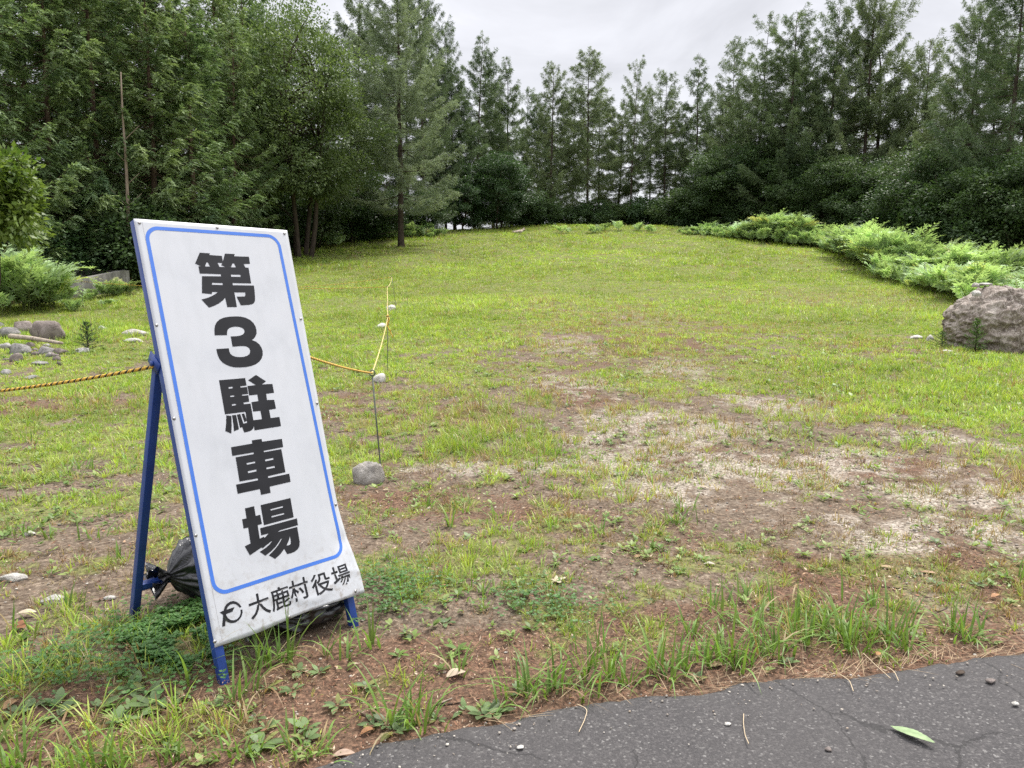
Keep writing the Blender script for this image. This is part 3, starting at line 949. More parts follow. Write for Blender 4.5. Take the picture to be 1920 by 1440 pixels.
def build_gravel():
    V0, F0 = ico(1)
    pts, size = [], []
    for d0, d1, dens, s0, s1 in ((1.2, 4, 700, 0.0025, 0.007), (4, 8, 420, 0.004, 0.010), (8, 13, 120, 0.006, 0.016)):
        n = int(WIDE * (d1 * d1 - d0 * d0) * dens)
        x, y = sector(n, d0, d1, WIDE)
        cover, gravel, litter, brown = field_maps(x, y)
        keep = (RNG.random(n) < np.clip(gravel * 1.0, 0.10, 1)) & (verge(x, y) > 0.0)
        x, y = x[keep], y[keep]
        pts.append(np.stack([x, y, terrain(x, y)], -1)); size.append(s0 + (s1 - s0) * RNG.random(len(x)) ** 2.5)
    # crumbs on the road edge
    n = 240
    a = RNG.uniform(600, 1980, n)
    e = np.interp(a, [p[0] for p in EDGE_PX], [p[1] for p in EDGE_PX])
    g = np.array([flat(k, m + abs(RNG.normal(0, 1)) * 40 - 6) for k, m in zip(a, e)])
    pts.append(np.stack([g[:, 0], g[:, 1], g[:, 0] * 0 + 0.022], -1)); size.append(0.0015 + 0.004 * RNG.random(n) ** 3)
    P, s = np.concatenate(pts), np.concatenate(size)
    n = len(P)
    az = RNG.random(n) * 6.283
    sc = s[:, None] * (0.7 + 0.6 * RNG.random((n, 3))) * np.array([1, 1, 0.65])
    Vl = V0[None] * sc[:, None] * (1 + RNG.normal(0, 0.12, (n, len(V0), 1)))
    ca, sa = np.cos(az)[:, None], np.sin(az)[:, None]
    Vx = Vl[..., 0] * ca - Vl[..., 1] * sa; Vy = Vl[..., 0] * sa + Vl[..., 1] * ca
    V = np.stack([Vx, Vy, Vl[..., 2]], -1) + P[:, None] + np.array([0, 0, 0.002])
    F = (np.arange(n)[:, None, None] * len(V0) + F0[None]).reshape(-1, 3)
    pal = np.array([[0.40, 0.36, 0.31], [0.32, 0.28, 0.24], [0.50, 0.46, 0.40], [0.21, 0.19, 0.165], [0.34, 0.28, 0.22]])
    c = np.repeat(pal[RNG.integers(0, 5, n)] * (0.8 + 0.35 * RNG.random((n, 1))), len(V0), 0)
    o = make('gravel', V.reshape(-1, 3), None, F, M_LITTER, col=c)
    tag(o, 'pale grey gravel chips on the bare patches', 'gravel', kind='stuff')


build_gravel()


# ------------------------------------------------------------------ trees
M_BARK_LARCH = bark_mat('grey brown larch bark', (0.035, 0.027, 0.022), (0.105, 0.082, 0.066))
M_BARK_CYP = bark_mat('reddish cypress bark', (0.06, 0.04, 0.03), (0.19, 0.135, 0.10))
M_BARK_PALE = bark_mat('pale dry bark', (0.16, 0.12, 0.09), (0.36, 0.29, 0.23))
M_LARCH = leaf_mat('larch needles', (0.062, 0.098, 0.050), (0.205, 0.265, 0.135), 0.30, 0.6, 0.2, 0.06)
M_LARCH_BLUE = leaf_mat('blue green larch needles', (0.125, 0.165, 0.105), (0.38, 0.44, 0.29), 0.30, 0.6, 0.2, 0.03)
M_CYP = leaf_mat('cypress sprays', (0.090, 0.152, 0.076), (0.31, 0.41, 0.195), 0.25, 0.55, 0.25, 0.06)
M_BROAD = leaf_mat('broad dark leaves', (0.030, 0.062, 0.024), (0.105, 0.165, 0.060), 0.30, 0.5, 0.3, 0.06)
M_BROAD_LIGHT = leaf_mat('light broad leaves', (0.070, 0.110, 0.042), (0.21, 0.27, 0.10), 0.35, 0.5, 0.3, 0.04)
M_BRIGHT = leaf_mat('bright young leaves', (0.08, 0.14, 0.025), (0.22, 0.28, 0.07), 0.40, 0.45, 0.35, 0.0)
M_FERN = leaf_mat('bracken fronds', None, None, 0.40, 0.5, 0.25, 0.0, True, (1.1, 1.15, 0.6))


def unit(a):
    return a / (np.linalg.norm(a, axis=-1, keepdims=True) + 1e-9)


def tree_proto(name, wood, leaf, bark, leafmat):
    """one prototype: Empty > trunk, crown"""
    e = empty(name, (0, 0, -100), None, 'tree')
    wood.build('trunk', bark, e, smooth=True)
    V, q, t, c = leaf
    make('crown', V, q, t, leafmat, e, col=np.concatenate([c, c, c], 1))
    return e


def conifer(name, rng, H, h0, Rmax, nbr, bark, leafmat, kind='larch', dens=1.0, lsize=0.15, trunk_r=0.14, top_pow=0.8, bare=0.0, lean=0.15):
    w = MB()
    zz = np.linspace(-1.5, H, 14)
    lx = lean * np.cumsum(rng.normal(0, 0.35, 14)) * 0.35; ly = lean * np.cumsum(rng.normal(0, 0.35, 14)) * 0.35
    lx -= lx[1]; ly -= ly[1]
    w.tube(np.stack([lx, ly, zz], -1), trunk_r * np.clip(1 - zz / H, 0.02, 1) ** 0.8 * np.where(zz < 0.6, 1.25, 1), 8)
    t = np.sort(rng.random(nbr)) ** 0.95
    hb = h0 + (H - h0 - 0.1) * t
    az = np.arange(nbr) * 2.399 + rng.normal(0, 0.5, nbr)
    prof = (1 - t) ** top_pow * (0.62 + 0.38 * sstep(0, 0.18, t)) + 0.045
    rad = Rmax * prof * (0.55 + 0.6 * rng.random(nbr))
    if kind == 'larch':
        el = np.interp(t, [0, 0.5, 0.85, 1], [-0.05, 0.12, 0.5, 1.0]) + rng.normal(0, 0.13, nbr)
        sag, tipup = -0.10, 0.22
    else:
        el = np.interp(t, [0, 0.5, 1], [-0.05, 0.2, 0.9]) + rng.normal(0, 0.1, nbr)
        sag, tipup = -0.25, 0.0
    dirs = np.stack([np.cos(az), np.sin(az), np.zeros(nbr)], -1)

    def bpt(i, s):
        b = np.stack([np.interp(hb[i], zz, lx), np.interp(hb[i], zz, ly), hb[i]], -1)
        r = rad[i] * s
        z = np.tan(np.clip(el[i], -0.6, 1.2)) * r + rad[i] * (sag * np.sin(np.pi * s) + tipup * s ** 3)
        return b + dirs[i] * r[..., None] + np.stack([0 * r, 0 * r, z], -1)

    for i in range(nbr):
        s = np.linspace(0, 1, 5)
        w.tube(bpt(np.full(5, i), s), np.interp(s, [0, 1], [max(0.012, 0.028 * rad[i] / max(Rmax, .1) + 0.006), 0.004]), 3, cap=False)
    if bare:                                       # dead lower branches without needles
        nb = int(bare)
        for i in range(nb):
            hh = h0 * (0.25 + 0.75 * rng.random()); a = rng.random() * 6.28; r = 0.5 + 1.1 * rng.random()
            s = np.linspace(0, 1, 4)
            w.tube(np.stack([math.cos(a) * r * s, math.sin(a) * r * s, hh + 0.1 * r * s - 0.25 * r * s * s], -1), np.linspace(0.014, 0.003, 4), 3, cap=False)
    # twigs
    ntw = np.maximum(5, (rad * 13 * dens)).astype(int)
    bi = np.repeat(np.arange(nbr), ntw)
    m = len(bi)
    s = 0.12 + 0.88 * rng.random(m) ** (0.62 if kind == 'larch' else 0.5)
    B = bpt(bi, s)
    sidea = rng.choice([-1, 1], m) * (0.4 + 0.7 * rng.random(m)) * (1.05 - 0.5 * s)
    ca, sa = np.cos(sidea), np.sin(sidea)
    dz = rng.normal(-0.12 if kind == 'larch' else -0.14, 0.28, m)
    TD = unit(np.stack([dirs[bi, 0] * ca - dirs[bi, 1] * sa, dirs[bi, 0] * sa + dirs[bi, 1] * ca, dz], -1))
    TL = (0.22 + 0.30 * rng.random(m)) * (0.45 + 0.55 * rad[bi] / Rmax) * (1.25 - 0.55 * s) * (1.25 if kind == 'larch' else 1.35)
    tone_b = np.clip(0.5 + rng.normal(0, 0.16, nbr), 0, 1)
    if kind == 'larch':
        k = 13
        idx = np.repeat(np.arange(m), k); n = len(idx)
        u = rng.random(n)
        P = B[idx] + TD[idx] * (TL[idx] * u)[:, None] + np.stack([0 * u, 0 * u, -0.10 * u * u], -1) + rng.normal(0, 0.02, (n, 3))
        D = unit(TD[idx] * 0.7 + rng.normal(0, 0.6, (n, 3)) + np.array([0, 0, -0.10]))
        L = lsize * (0.6 + 0.8 * rng.random(n)); W = L * 0.17
        Nn = rng.normal(0, 1, (n, 3)) + np.array([0, 0, 0.8])
    else:
        k = 17
        idx = np.repeat(np.arange(m), k); n = len(idx)
        u = np.tile(np.linspace(0.05, 1, k), m)
        sgn = np.tile(np.where(np.arange(k) % 2 == 0, 1, -1), m)
        up = unit(np.cross(TD, np.cross(np.array([[0, 0, 1.0]]), TD)) + rng.normal(0, 0.35, (m, 3)))
        S = unit(np.cross(TD, up))
        P = B[idx] + TD[idx] * (TL[idx] * u * 1.1)[:, None] + np.stack([0 * u, 0 * u, -0.14 * u * u * TL[idx] * 2], -1)
        D = unit(TD[idx] * 0.75 + S[idx] * sgn[:, None] * (0.75 * (1.05 - u))[:, None] + rng.normal(0, 0.16, (n, 3)) + np.array([0, 0, -0.08]))
        L = lsize * (1.35 - 0.75 * u) * (0.7 + 0.6 * rng.random(n)); W = L * 0.29
        Nn = up[idx] + rng.normal(0, 0.3, (n, 3))
    tint = np.clip(tone_b[bi[idx]] + rng.normal(0, 0.10, m)[idx] + rng.normal(0, 0.12, n), 0, 1)
    return tree_proto(name, w, rhombs(P, D, Nn, L, W, tint), bark, leafmat)


def broadleaf(name, rng, H, crown_z, rx, rz, ncl, nleaf, lsize, bark, leafmat, trunk_r=0.16, stems=1, clr=0.55, hollow=0.35):
    w = MB()
    cc = []
    for k in range(ncl):
        while True:
            p = rng.uniform(-1, 1, 3)
            r = np.linalg.norm(p)
            if hollow < r < 1.0: break
        lump = 1 + 0.22 * math.sin(3 * math.atan2(p[1], p[0]) + k % 2) + rng.normal(0, 0.08)
        cc.append([p[0] * rx * lump, p[1] * rx * lump, crown_z + p[2] * rz * (1 if p[2] > 0 else 0.9)])
    cc = np.array(cc)
    for j in range(stems):
        a = j * 6.28 / max(1, stems) + rng.random()
        off = 0.25 * (stems > 1)
        zz = np.linspace(-1.0, H * 0.85, 9)
        sp = np.linspace(0, 1, 9) * rx * 0.45 * (stems > 1)
        P = np.stack([np.cos(a) * (off + sp) + np.cumsum(rng.normal(0, 0.05, 9)), np.sin(a) * (off + sp) + np.cumsum(rng.normal(0, 0.05, 9)), zz], -1)
        w.tube(P, trunk_r * np.linspace(1.1, 0.15, 9) * (1 if stems == 1 else 0.65), 7)
        for i in range(j, ncl, stems):
            if i % 2 and ncl > 60: continue
            kk = int(np.clip(np.searchsorted(zz, cc[i, 2] - 0.45 * np.hypot(cc[i, 0], cc[i, 1]) - 0.5), 2, 7))
            s = np.linspace(0, 1, 4)[:, None]
            Q = P[kk] * (1 - s) + cc[i] * s + np.array([0, 0, 0.25]) * np.sin(np.pi * s)
            w.tube(Q, np.linspace(trunk_r * 0.28, 0.008, 4), 3, cap=False)
    m = ncl * nleaf
    ci = np.repeat(np.arange(ncl), nleaf)
    d = unit(rng.normal(0, 1, (m, 3)))
    r = clr * (0.35 + 0.65 * rng.random(m) ** 0.6) * (0.7 + 0.6 * rng.random(ncl))[ci]
    P = cc[ci] + d * r[:, None] * np.array([1.15, 1.15, 0.72])
    out = unit(cc - np.array([0, 0, crown_z - rz * 0.4]))[ci]
    D = unit(d * 0.7 + out * 0.4 + rng.normal(0, 0.5, (m, 3)) + np.array([0, 0, -0.35]))
    Nn = np.array([0, 0, 1.0]) + rng.normal(0, 0.45, (m, 3)) + out * 0.3
    L = lsize * (0.65 + 0.7 * rng.random(m))
    tint = np.clip((0.45 + rng.normal(0, 0.16, ncl))[ci] + rng.normal(0, 0.14, m), 0, 1)
    return tree_proto(name, w, rhombs(P, D, Nn, L, L * 0.55, tint), bark, leafmat)


def g(seed): return np.random.default_rng(seed)


PROTO = {
    'larch_a': conifer('larch', g(1), 14, 2.8, 2.9, 140, M_BARK_LARCH, M_LARCH, 'larch', 2.5, 0.125, 0.11, 0.75, bare=18),
    'larch_b': conifer('larch', g(2), 14, 4.0, 2.6, 120, M_BARK_LARCH, M_LARCH, 'larch', 2.4, 0.125, 0.10, 0.62, bare=22),
    'larch_c': conifer('larch', g(3), 14, 1.2, 3.3, 155, M_BARK_LARCH, M_LARCH, 'larch', 2.6, 0.125, 0.13, 0.68, bare=12),
    'larch_d': conifer('larch', g(4), 14, 5.2, 2.3, 100, M_BARK_LARCH, M_LARCH, 'larch', 2.2, 0.125, 0.09, 0.58, bare=30),
    'larch_e': conifer('larch', g(7), 14, 3.2, 2.4, 105, M_BARK_LARCH, M_LARCH, 'larch', 2.6, 0.13, 0.11, 0.9, bare=24, lean=0.5),
    'larch_f': conifer('larch', g(8), 14, 5.0, 3.0, 85, M_BARK_LARCH, M_LARCH, 'larch', 2.3, 0.13, 0.13, 0.5, bare=26, lean=0.4),
    'larch_big': conifer('larch', g(5), 15, 2.2, 3.6, 150, M_BARK_LARCH, M_LARCH_BLUE, 'larch', 3.4, 0.115, 0.15, 0.62, bare=16),
    'larch_wide': conifer('larch', g(6), 15, 1.4, 4.2, 170, M_BARK_LARCH, M_LARCH, 'larch', 2.1, 0.13, 0.16, 0.58, bare=10),
    'cyp_a': conifer('cypress', g(11), 13, 0.2, 2.5, 230, M_BARK_CYP, M_CYP, 'cyp', 1.3, 0.13, 0.14, 0.48),
    'cyp_b': conifer('cypress', g(12), 13, 0.4, 2.2, 210, M_BARK_CYP, M_CYP, 'cyp', 1.4, 0.13, 0.13, 0.45),
    'cyp_c': conifer('cypress', g(13), 13, 1.4, 2.6, 210, M_BARK_CYP, M_CYP, 'cyp', 1.3, 0.13, 0.14, 0.55, bare=14),
    'broad_a': broadleaf('broadleaf_tree', g(21), 10, 5.6, 3.0, 4.4, 220, 260, 0.115, M_BARK_LARCH, M_BROAD_LIGHT, 0.16, 4, 0.6, 0.25),
    'broad_b': broadleaf('broadleaf_tree', g(22), 6, 3.2, 2.5, 2.9, 150, 260, 0.12, M_BARK_LARCH, M_BROAD, 0.12, 2, 0.5),
    'broad_c': broadleaf('broadleaf_tree', g(23), 5, 2.4, 2.7, 2.3, 140, 260, 0.12, M_BARK_LARCH, M_BROAD, 0.12, 3, 0.5, 0.25),
    'shrub': broadleaf('shrub', g(24), 2.4, 1.2, 1.5, 1.2, 70, 170, 0.11, M_BARK_LARCH, M_BROAD, 0.05, 3, 0.45, 0.15),
    'bright': broadleaf('young_tree', g(25), 4.0, 3.0, 1.25, 1.3, 90, 110, 0.17, M_BARK_LARCH, M_BRIGHT, 0.05, 2, 0.42, 0.2),
}
PROTO_H = {'larch_a': 14, 'larch_b': 14, 'larch_c': 14, 'larch_d': 14, 'larch_big': 15, 'larch_wide': 15, 'larch_e': 14, 'larch_f': 14, 'cyp_a': 13, 'cyp_b': 13, 'cyp_c': 13,
           'broad_a': 10.2, 'broad_b': 6.3, 'broad_c': 4.9, 'shrub': 2.6, 'bright': 4.4}
USED = set()


def plant(kind, px, ytop, Y, label, group, wide=1.0, rz=None, cat='tree', sink=0.0):
    """a tree whose stem stands at depth Y; its top reaches the surveyed height"""
    top = at_depth(px, ytop, Y)
    x = top[0]; z0 = float(terrain(x, Y)) - sink
    sc = (top[2] - z0) / PROTO_H[kind]
    p = PROTO[kind]
    if kind in USED:
        e = copy_tree(p)
    else:
        e = p
        USED.add(kind)
    e.location = (x, Y, z0)
    e.rotation_euler = (random.gauss(0, 0.022), random.gauss(0, 0.022), rz if rz is not None else random.random() * 6.28)
    sxy = wide * (0.5 * sc + 0.5)
    e.scale = (sxy, sxy, sc)
    tag(e, label, cat, group)
    return e


ORD = ['first', 'second', 'third', 'fourth', 'fifth', 'sixth', 'seventh', 'eighth', 'ninth', 'tenth', 'eleventh', 'twelfth', 'thirteenth',
       'fourteenth', 'fifteenth', 'sixteenth', 'seventeenth', 'eighteenth', 'nineteenth', 'twentieth']

# cypresses of the left wood, front row: picture x, top, distance, kind, width, words
GL = 'dense cypresses of the left wood'
for px, yt, Y, k, wd, words in [
        (-60, -260, 22.0, 'cyp_a', 1.0, 'tall dense cypress at the left border of the picture, cut by the edge'),
        (55, -170, 23.5, 'cyp_b', 1.05, 'dark dense cypress right behind the bright young tree'),
        (150, -150, 25.0, 'cyp_a', 1.0, 'dense cypress rising behind the concrete trough'),
        (262, -60, 25.5, 'cyp_c', 1.0, 'dense cypress behind the top left corner of the white sign'),
        (345, 30, 26.5, 'cyp_b', 1.1, 'lighter green cypress with drooping sprays above the middle of the sign'),
        (420, 40, 29.5, 'cyp_c', 0.85, 'cypress with a bare reddish lower trunk above the right part of the sign'),
        (470, 130, 33.0, 'cyp_b', 0.8, 'shorter dark cypress left of the multi stemmed broadleaf tree')]:
    plant(k, px, yt, Y, words, GL, wd)
GLB = 'cypresses hidden behind the front row of the left wood'
for px, yt, Y, k in [(0, -240, 28, 'cyp_b'), (105, -200, 29, 'cyp_c'), (205, -150, 30, 'cyp_a'), (305, -90, 31, 'cyp_b'), (390, -40, 33, 'cyp_a'),
                     (250, -200, 36, 'cyp_c'), (130, -160, 36, 'cyp_b'), (455, -40, 37, 'cyp_c'), (-150, -200, 26, 'cyp_b'), (-250, -200, 22, 'cyp_a')]:
    plant(k, px, yt, Y, 'dark cypress standing behind the front row of the left wood', GLB, 1.0)

plant('broad_a', 548, 15, 33.5, 'large round crowned broadleaf tree with many dark stems at the end of the left wood', 'tall broadleaf trees', 1.12, 0.4)
plant('broad_a', 480, -30, 40, 'tall broadleaf tree half hidden behind the round crowned one', 'tall broadleaf trees', 1.0, 2.0)
plant('larch_big', 743, -45, 37.5, 'big pale blue green larch with a bare straight trunk left of the clearing', 'larches around the clearing', 1.12, 0.7)
GF = 'larches around the clearing'
for px, yt, Y, k, wd, words in [
        (655, -40, 46, 'larch_c', 0.9, 'tall larch between the round broadleaf tree and the big pale larch'),
        (788, -20, 47, 'larch_wide', 0.72, 'dark dense larch right behind the big pale larch'),
        (832, 45, 50, 'larch_c', 0.75, 'dark larch just right of the big pale larch'),
        (886, 65, 53, 'larch_a', 1.0, 'tall pointed larch above the round dark maple'),
        (962, 100, 54, 'larch_e', 1.0, 'slender larch with a bare lower trunk right of the pointed one above the maple'),
        (1034, 112, 53, 'larch_c', 0.9, 'bushier lighter green larch left of the tallest slim larch in mid treeline'),
        (1105, 96, 55, 'larch_b', 1.2, 'slim larch standing clearly above its neighbours in the middle of the treeline'),
        (1187, 125, 55, 'larch_f', 0.75, 'forked slim larch in the middle of the treeline under the white cloud'),
        (1253, 135, 56, 'larch_d', 1.05, 'thin larch with a long bare trunk, first left of the pair near the sky gap'),
        (1303, 93, 56, 'larch_e', 1.1, 'higher larch of the pair near the sky gap'),
        (1376, 73, 55, 'larch_d', 0.95, 'very thin larch standing alone against the sky left of the big right group'),
        (1432, 45, 50, 'larch_f', 1.1, 'pointed larch at the left flank of the big right group'),
        (1488, 22, 48, 'larch_c', 1.25, 'dense wide larch in front of the left flank of the big right group'),
        (1560, 0, 48, 'larch_c', 1.15, 'larch with a thick dark trunk in the big right group'),
        (1640, -25, 47, 'larch_wide', 0.98, 'tallest open larch in the big right group, branches showing the sky'),
        (1692, 10, 47, 'larch_e', 1.6, 'larch with a leaning trunk right of the tallest one in the big right group'),
        (1745, 75, 46, 'larch_c', 1.1, 'lower larch at the right end of the big right group by the sky notch'),
        (1832, 10, 37, 'larch_wide', 0.8, 'larch with overhanging top at the right of the sky notch'),
        (1915, -70, 34, 'larch_wide', 1.05, 'huge dense larch at the right border of the picture')]:
    plant(k, px, yt, Y, words, GF, wd)
GB = 'thin larches in the rows behind'
for i, px in enumerate([600, 700, 760, 850, 910, 928, 990, 1015, 1072, 1125, 1148, 1222, 1280, 1325, 1342, 1400, 1410, 1450, 1520, 1610, 1720, 1790, 1870, 1940, 2010]):
    yt = np.interp(px, [600, 760, 850, 900, 1000, 1200, 1340, 1420, 1500, 1600, 1700, 1760, 1800, 1900], [20, 20, 110, 140, 165, 175, 165, 150, 100, 60, 80, 160, 120, 20]) + random.uniform(-12, 35)
    Y = (58 if 860 < px < 1400 else 50) + random.uniform(-1, 6)
    if px > 1780: Y = 38 + random.uniform(0, 5)
    plant(random.choice(['larch_b', 'larch_d', 'larch_a', 'larch_e', 'larch_f', 'larch_e']), px, yt, Y, 'thin dark larch in the shaded rows behind the front larches', GB, random.uniform(0.9, 1.2))
GM = 'dark broadleaf understorey trees'
for px, yt, Y, k, wd, words in [
        (930, 282, 49, 'broad_b', 1.05, 'round dark maple standing alone under the larches left of the field top'),
        (862, 330, 48, 'broad_c', 0.9, 'low dark leafy tree between the big pale larch and the maple'),
        (690, 320, 41, 'broad_c', 0.9, 'dark leafy tree left of the bare trunk of the big pale larch'),
        (800, 350, 44, 'broad_b', 0.75, 'dark leafy tree right of the bare trunk of the big pale larch'),
        (600, 330, 40, 'broad_b', 0.8, 'dark leafy tree under the round crowned broadleaf tree'),
        (1350, 268, 50, 'broad_b', 1.0, 'dark leafy tree at the left foot of the big right group'),
        (1425, 252, 49, 'broad_b', 1.05, 'dense dark leafy tree below the dense wide larch on the right'),
        (1500, 280, 47, 'broad_b', 1.0, 'dense dark leafy tree behind the middle of the bracken bank'),
        (1585, 285, 43, 'broad_b', 1.05, 'dark leafy tree under the tallest open larch on the right'),
        (1680, 288, 40, 'broad_b', 1.0, 'dark leafy tree behind the young conifer in the bracken'),
        (1770, 262, 36, 'broad_b', 1.1, 'dark leafy tree below the sky notch on the right'),
        (1860, 290, 33, 'broad_c', 1.25, 'rounded dark leafy tree just behind the bracken near the boulder'),
        (1950, 270, 30, 'broad_b', 1.1, 'dark leafy tree cut by the right border of the picture')]:
    plant(k, px, yt, Y, words, GM, wd)
GS = 'low dark shrubs along the foot of the wood'
for px, yt, Y, k in [(1010, 365, 51.5, 'shrub'), (1065, 385, 53, 'shrub'), (1110, 372, 54, 'shrub'), (1150, 380, 54, 'shrub'), (1195, 368, 54, 'shrub'), (1240, 372, 53, 'shrub'),
                     (1285, 350, 51, 'shrub'), (1320, 345, 51, 'shrub'), (985, 368, 51, 'shrub'), (545, 360, 38, 'shrub'), (480, 345, 36, 'shrub'), (640, 385, 41, 'shrub'),
                     (100, 400, 23, 'shrub'), (330, 380, 27, 'shrub'), (220, 420, 24.5, 'shrub'), (222, 352, 24.4, 'shrub'), (268, 385, 24.6, 'shrub'), (745, 390, 44, 'shrub'), (515, 350, 36.5, 'shrub'), (575, 362, 37.5, 'shrub'), (655, 372, 39.8, 'shrub'), (690, 392, 40.8, 'shrub'), (440, 360, 33, 'shrub'), (400, 375, 31, 'shrub'), (1640, 335, 41, 'shrub'), (1720, 340, 37, 'shrub'), (1810, 350, 33, 'shrub'), (1540, 345, 46, 'shrub'), (1455, 352, 48, 'shrub'), (1900, 360, 30, 'shrub')]:
    plant('shrub', px, yt, Y, 'low dark shrub in the shade along the foot of the wood', GS, 1.25, cat='shrub')
plant('bright', -48, 268, 15.5, 'bright yellow green young tree at the left border in front of the dark wood', None, 0.85, 1.0)


def dead_stem():
    """the pale dead stem showing in front of the cypresses"""
    w = MB()
    a, b = at_depth(240, 470, 23.7), at_depth(229, 135, 23.7)
    s = np.linspace(0, 1, 9)[:, None]
    P = a * (1 - s) + b * s + np.array([0.10, 0, 0]) * np.sin(s * 5) * 0.4
    P = np.vstack([[P[0, 0], P[0, 1], float(terrain(P[0, 0], P[0, 1])) - 0.1], P])
    e = empty('dead_tree', P[0], 'pale bare dead stem showing between the cypresses left of the sign', 'tree')
    P = P - P[0]
    w.tube(P, np.linspace(0.07, 0.02, len(P)), 7)
    for k in range(7):
        i = 3 + k % 5; az = k * 2.1; r = 0.3 + 0.5 * random.random(); s1 = np.linspace(0, 1, 4)
        w.tube(np.stack([P[i, 0] + r * s1 * math.cos(az), P[i, 1] + r * s1 * math.sin(az), P[i, 2] + r * 0.9 * s1], -1), np.linspace(0.02, 0.006, 4), 4)
    w.build('trunk', M_BARK_PALE, e, smooth=True)


dead_stem()


# ------------------------------------------------------------------ bracken
def bracken(name, spots, label, size=1.0):
    """spots: rows of (x, y, height)"""
    parts = []
    rg = np.random.default_rng(len(spots))
    S = np.asarray(spots, float)
    nf = 6
    n = len(S) * nf
    si = np.repeat(np.arange(len(S)), nf)
    az = rg.random(n) * 6.283
    Lf = S[si, 2] * (0.75 + 0.5 * rg.random(n)) * 1.25
    lean = 0.5 + 0.55 * rg.random(n)
    base = np.stack([S[si, 0], S[si, 1], terrain(S[si, 0], S[si, 1]) - 0.03], -1) + np.stack([np.sin(az), np.cos(az), 0 * az], -1) * 0.05
    K = 11
    s = np.linspace(0.28, 1.0, K)

    def rach(t):
        ang = lean[:, None] * (0.15 + 1.45 * t ** 1.3)
        # integrate roughly along the frond
        hx = Lf[:, None] * t * np.sin(ang * 0.62)
        hz = Lf[:, None] * t * np.cos(ang * 0.62)
        return base[:, None, :] + np.stack([np.sin(az)[:, None] * hx, np.cos(az)[:, None] * hx, hz], -1)

    tone = np.array([[0.41, 0.56, 0.285]]) * (0.35 + 0.5 * rg.random((n, 1)) + 0.55 * fbm(S[si, 0], S[si, 1], 1.2, 3, 3)[:, None]) + np.array([[0.10, 0.0, -0.03]]) * (rg.random((n, 1)) < 0.07) + np.array([[0.03, 0.02, 0.01]]) * rg.random((n, 1))
    C = rach(np.broadcast_to(s, (n, K)))
    T = unit(np.gradient(C, axis=1))
    side0 = np.stack([np.cos(az), -np.sin(az), 0 * az], -1)[:, None, :]
    up = unit(np.cross(side0, T))
    for sg in (-1, 1):
        D = unit(side0 * sg * 0.85 + T * 0.55 + up * 0.05 + rg.normal(0, 0.12, (n, K, 3)))
        Lp = (Lf * 0.42)[:, None] * np.interp(s, [0.28, 0.36, 0.6, 1.0], [0.75, 1.0, 0.72, 0.10])[None] * (0.85 + 0.3 * rg.random((n, K)))
        P = C.reshape(-1, 3); Dd = D.reshape(-1, 3); L = Lp.ravel()
        Nn = (np.broadcast_to(up, (n, K, 3)) + rg.normal(0, 0.25, (n, K, 3))).reshape(-1, 3)
        c = np.repeat(tone, K, 0) * (0.85 + 0.3 * rg.random((n * K, 1)))
        # each pinna: two or three leaflets so its edge reads toothed
        parts.append(rhombs(P, Dd, Nn, L, L * 0.20, c))
        for f, q in ((0.25, 0.42), (0.5, 0.32)):
            for s2 in (-1, 1):
                S2 = unit(np.cross(Dd, Nn)) * s2
                parts.append(rhombs(P + Dd * (L * f)[:, None], unit(S2 * 0.8 + Dd * 0.7), Nn, L * q, L * 0.12, c))
    # stalks
    st = rach(np.broadcast_to(np.linspace(0, 0.98, 5), (n, 5)))
    w = 0.008
    a = st - side0 * w; b = st + side0 * w
    V = np.stack([a, b], 2).reshape(n, 10, 3)
    q = np.concatenate([np.arange(n)[:, None] * 10 + np.array([[2 * i, 2 * i + 1, 2 * i + 3, 2 * i + 2]]) for i in range(4)])
    parts.append((V.reshape(-1, 3), q, None, np.repeat(np.array([[0.16, 0.19, 0.07]]), n * 10, 0)))
    gather(parts, name, M_FERN, label=label, cat='bracken')


def strip(pts, n, wid, h0, h1, seed):
    """plants scattered about a line of surveyed ground points"""
    rg = np.random.default_rng(seed)
    G = np.array([ground(*p)[:2] for p in pts])
    seg = np.concatenate([[0], np.cumsum(np.linalg.norm(np.diff(G, axis=0), axis=1))])
    t = rg.random(n) * seg[-1]
    x, y = np.interp(t, seg, G[:, 0]), np.interp(t, seg, G[:, 1])
    wd = np.interp(t, seg, np.broadcast_to(wid, len(G)))
    x = x + rg.uniform(0, 1, n) * wd * 0.9 * np.sign(x.mean()); y = y + rg.uniform(0, 1, n) * wd
    h = (h0 + (h1 - h0) * rg.random(n)) * np.clip(-0.1 + 2.3 * fbm(x, y, 2.0, 2, 3), 0.35, 1.55)
    return np.stack([x, y, h], -1)


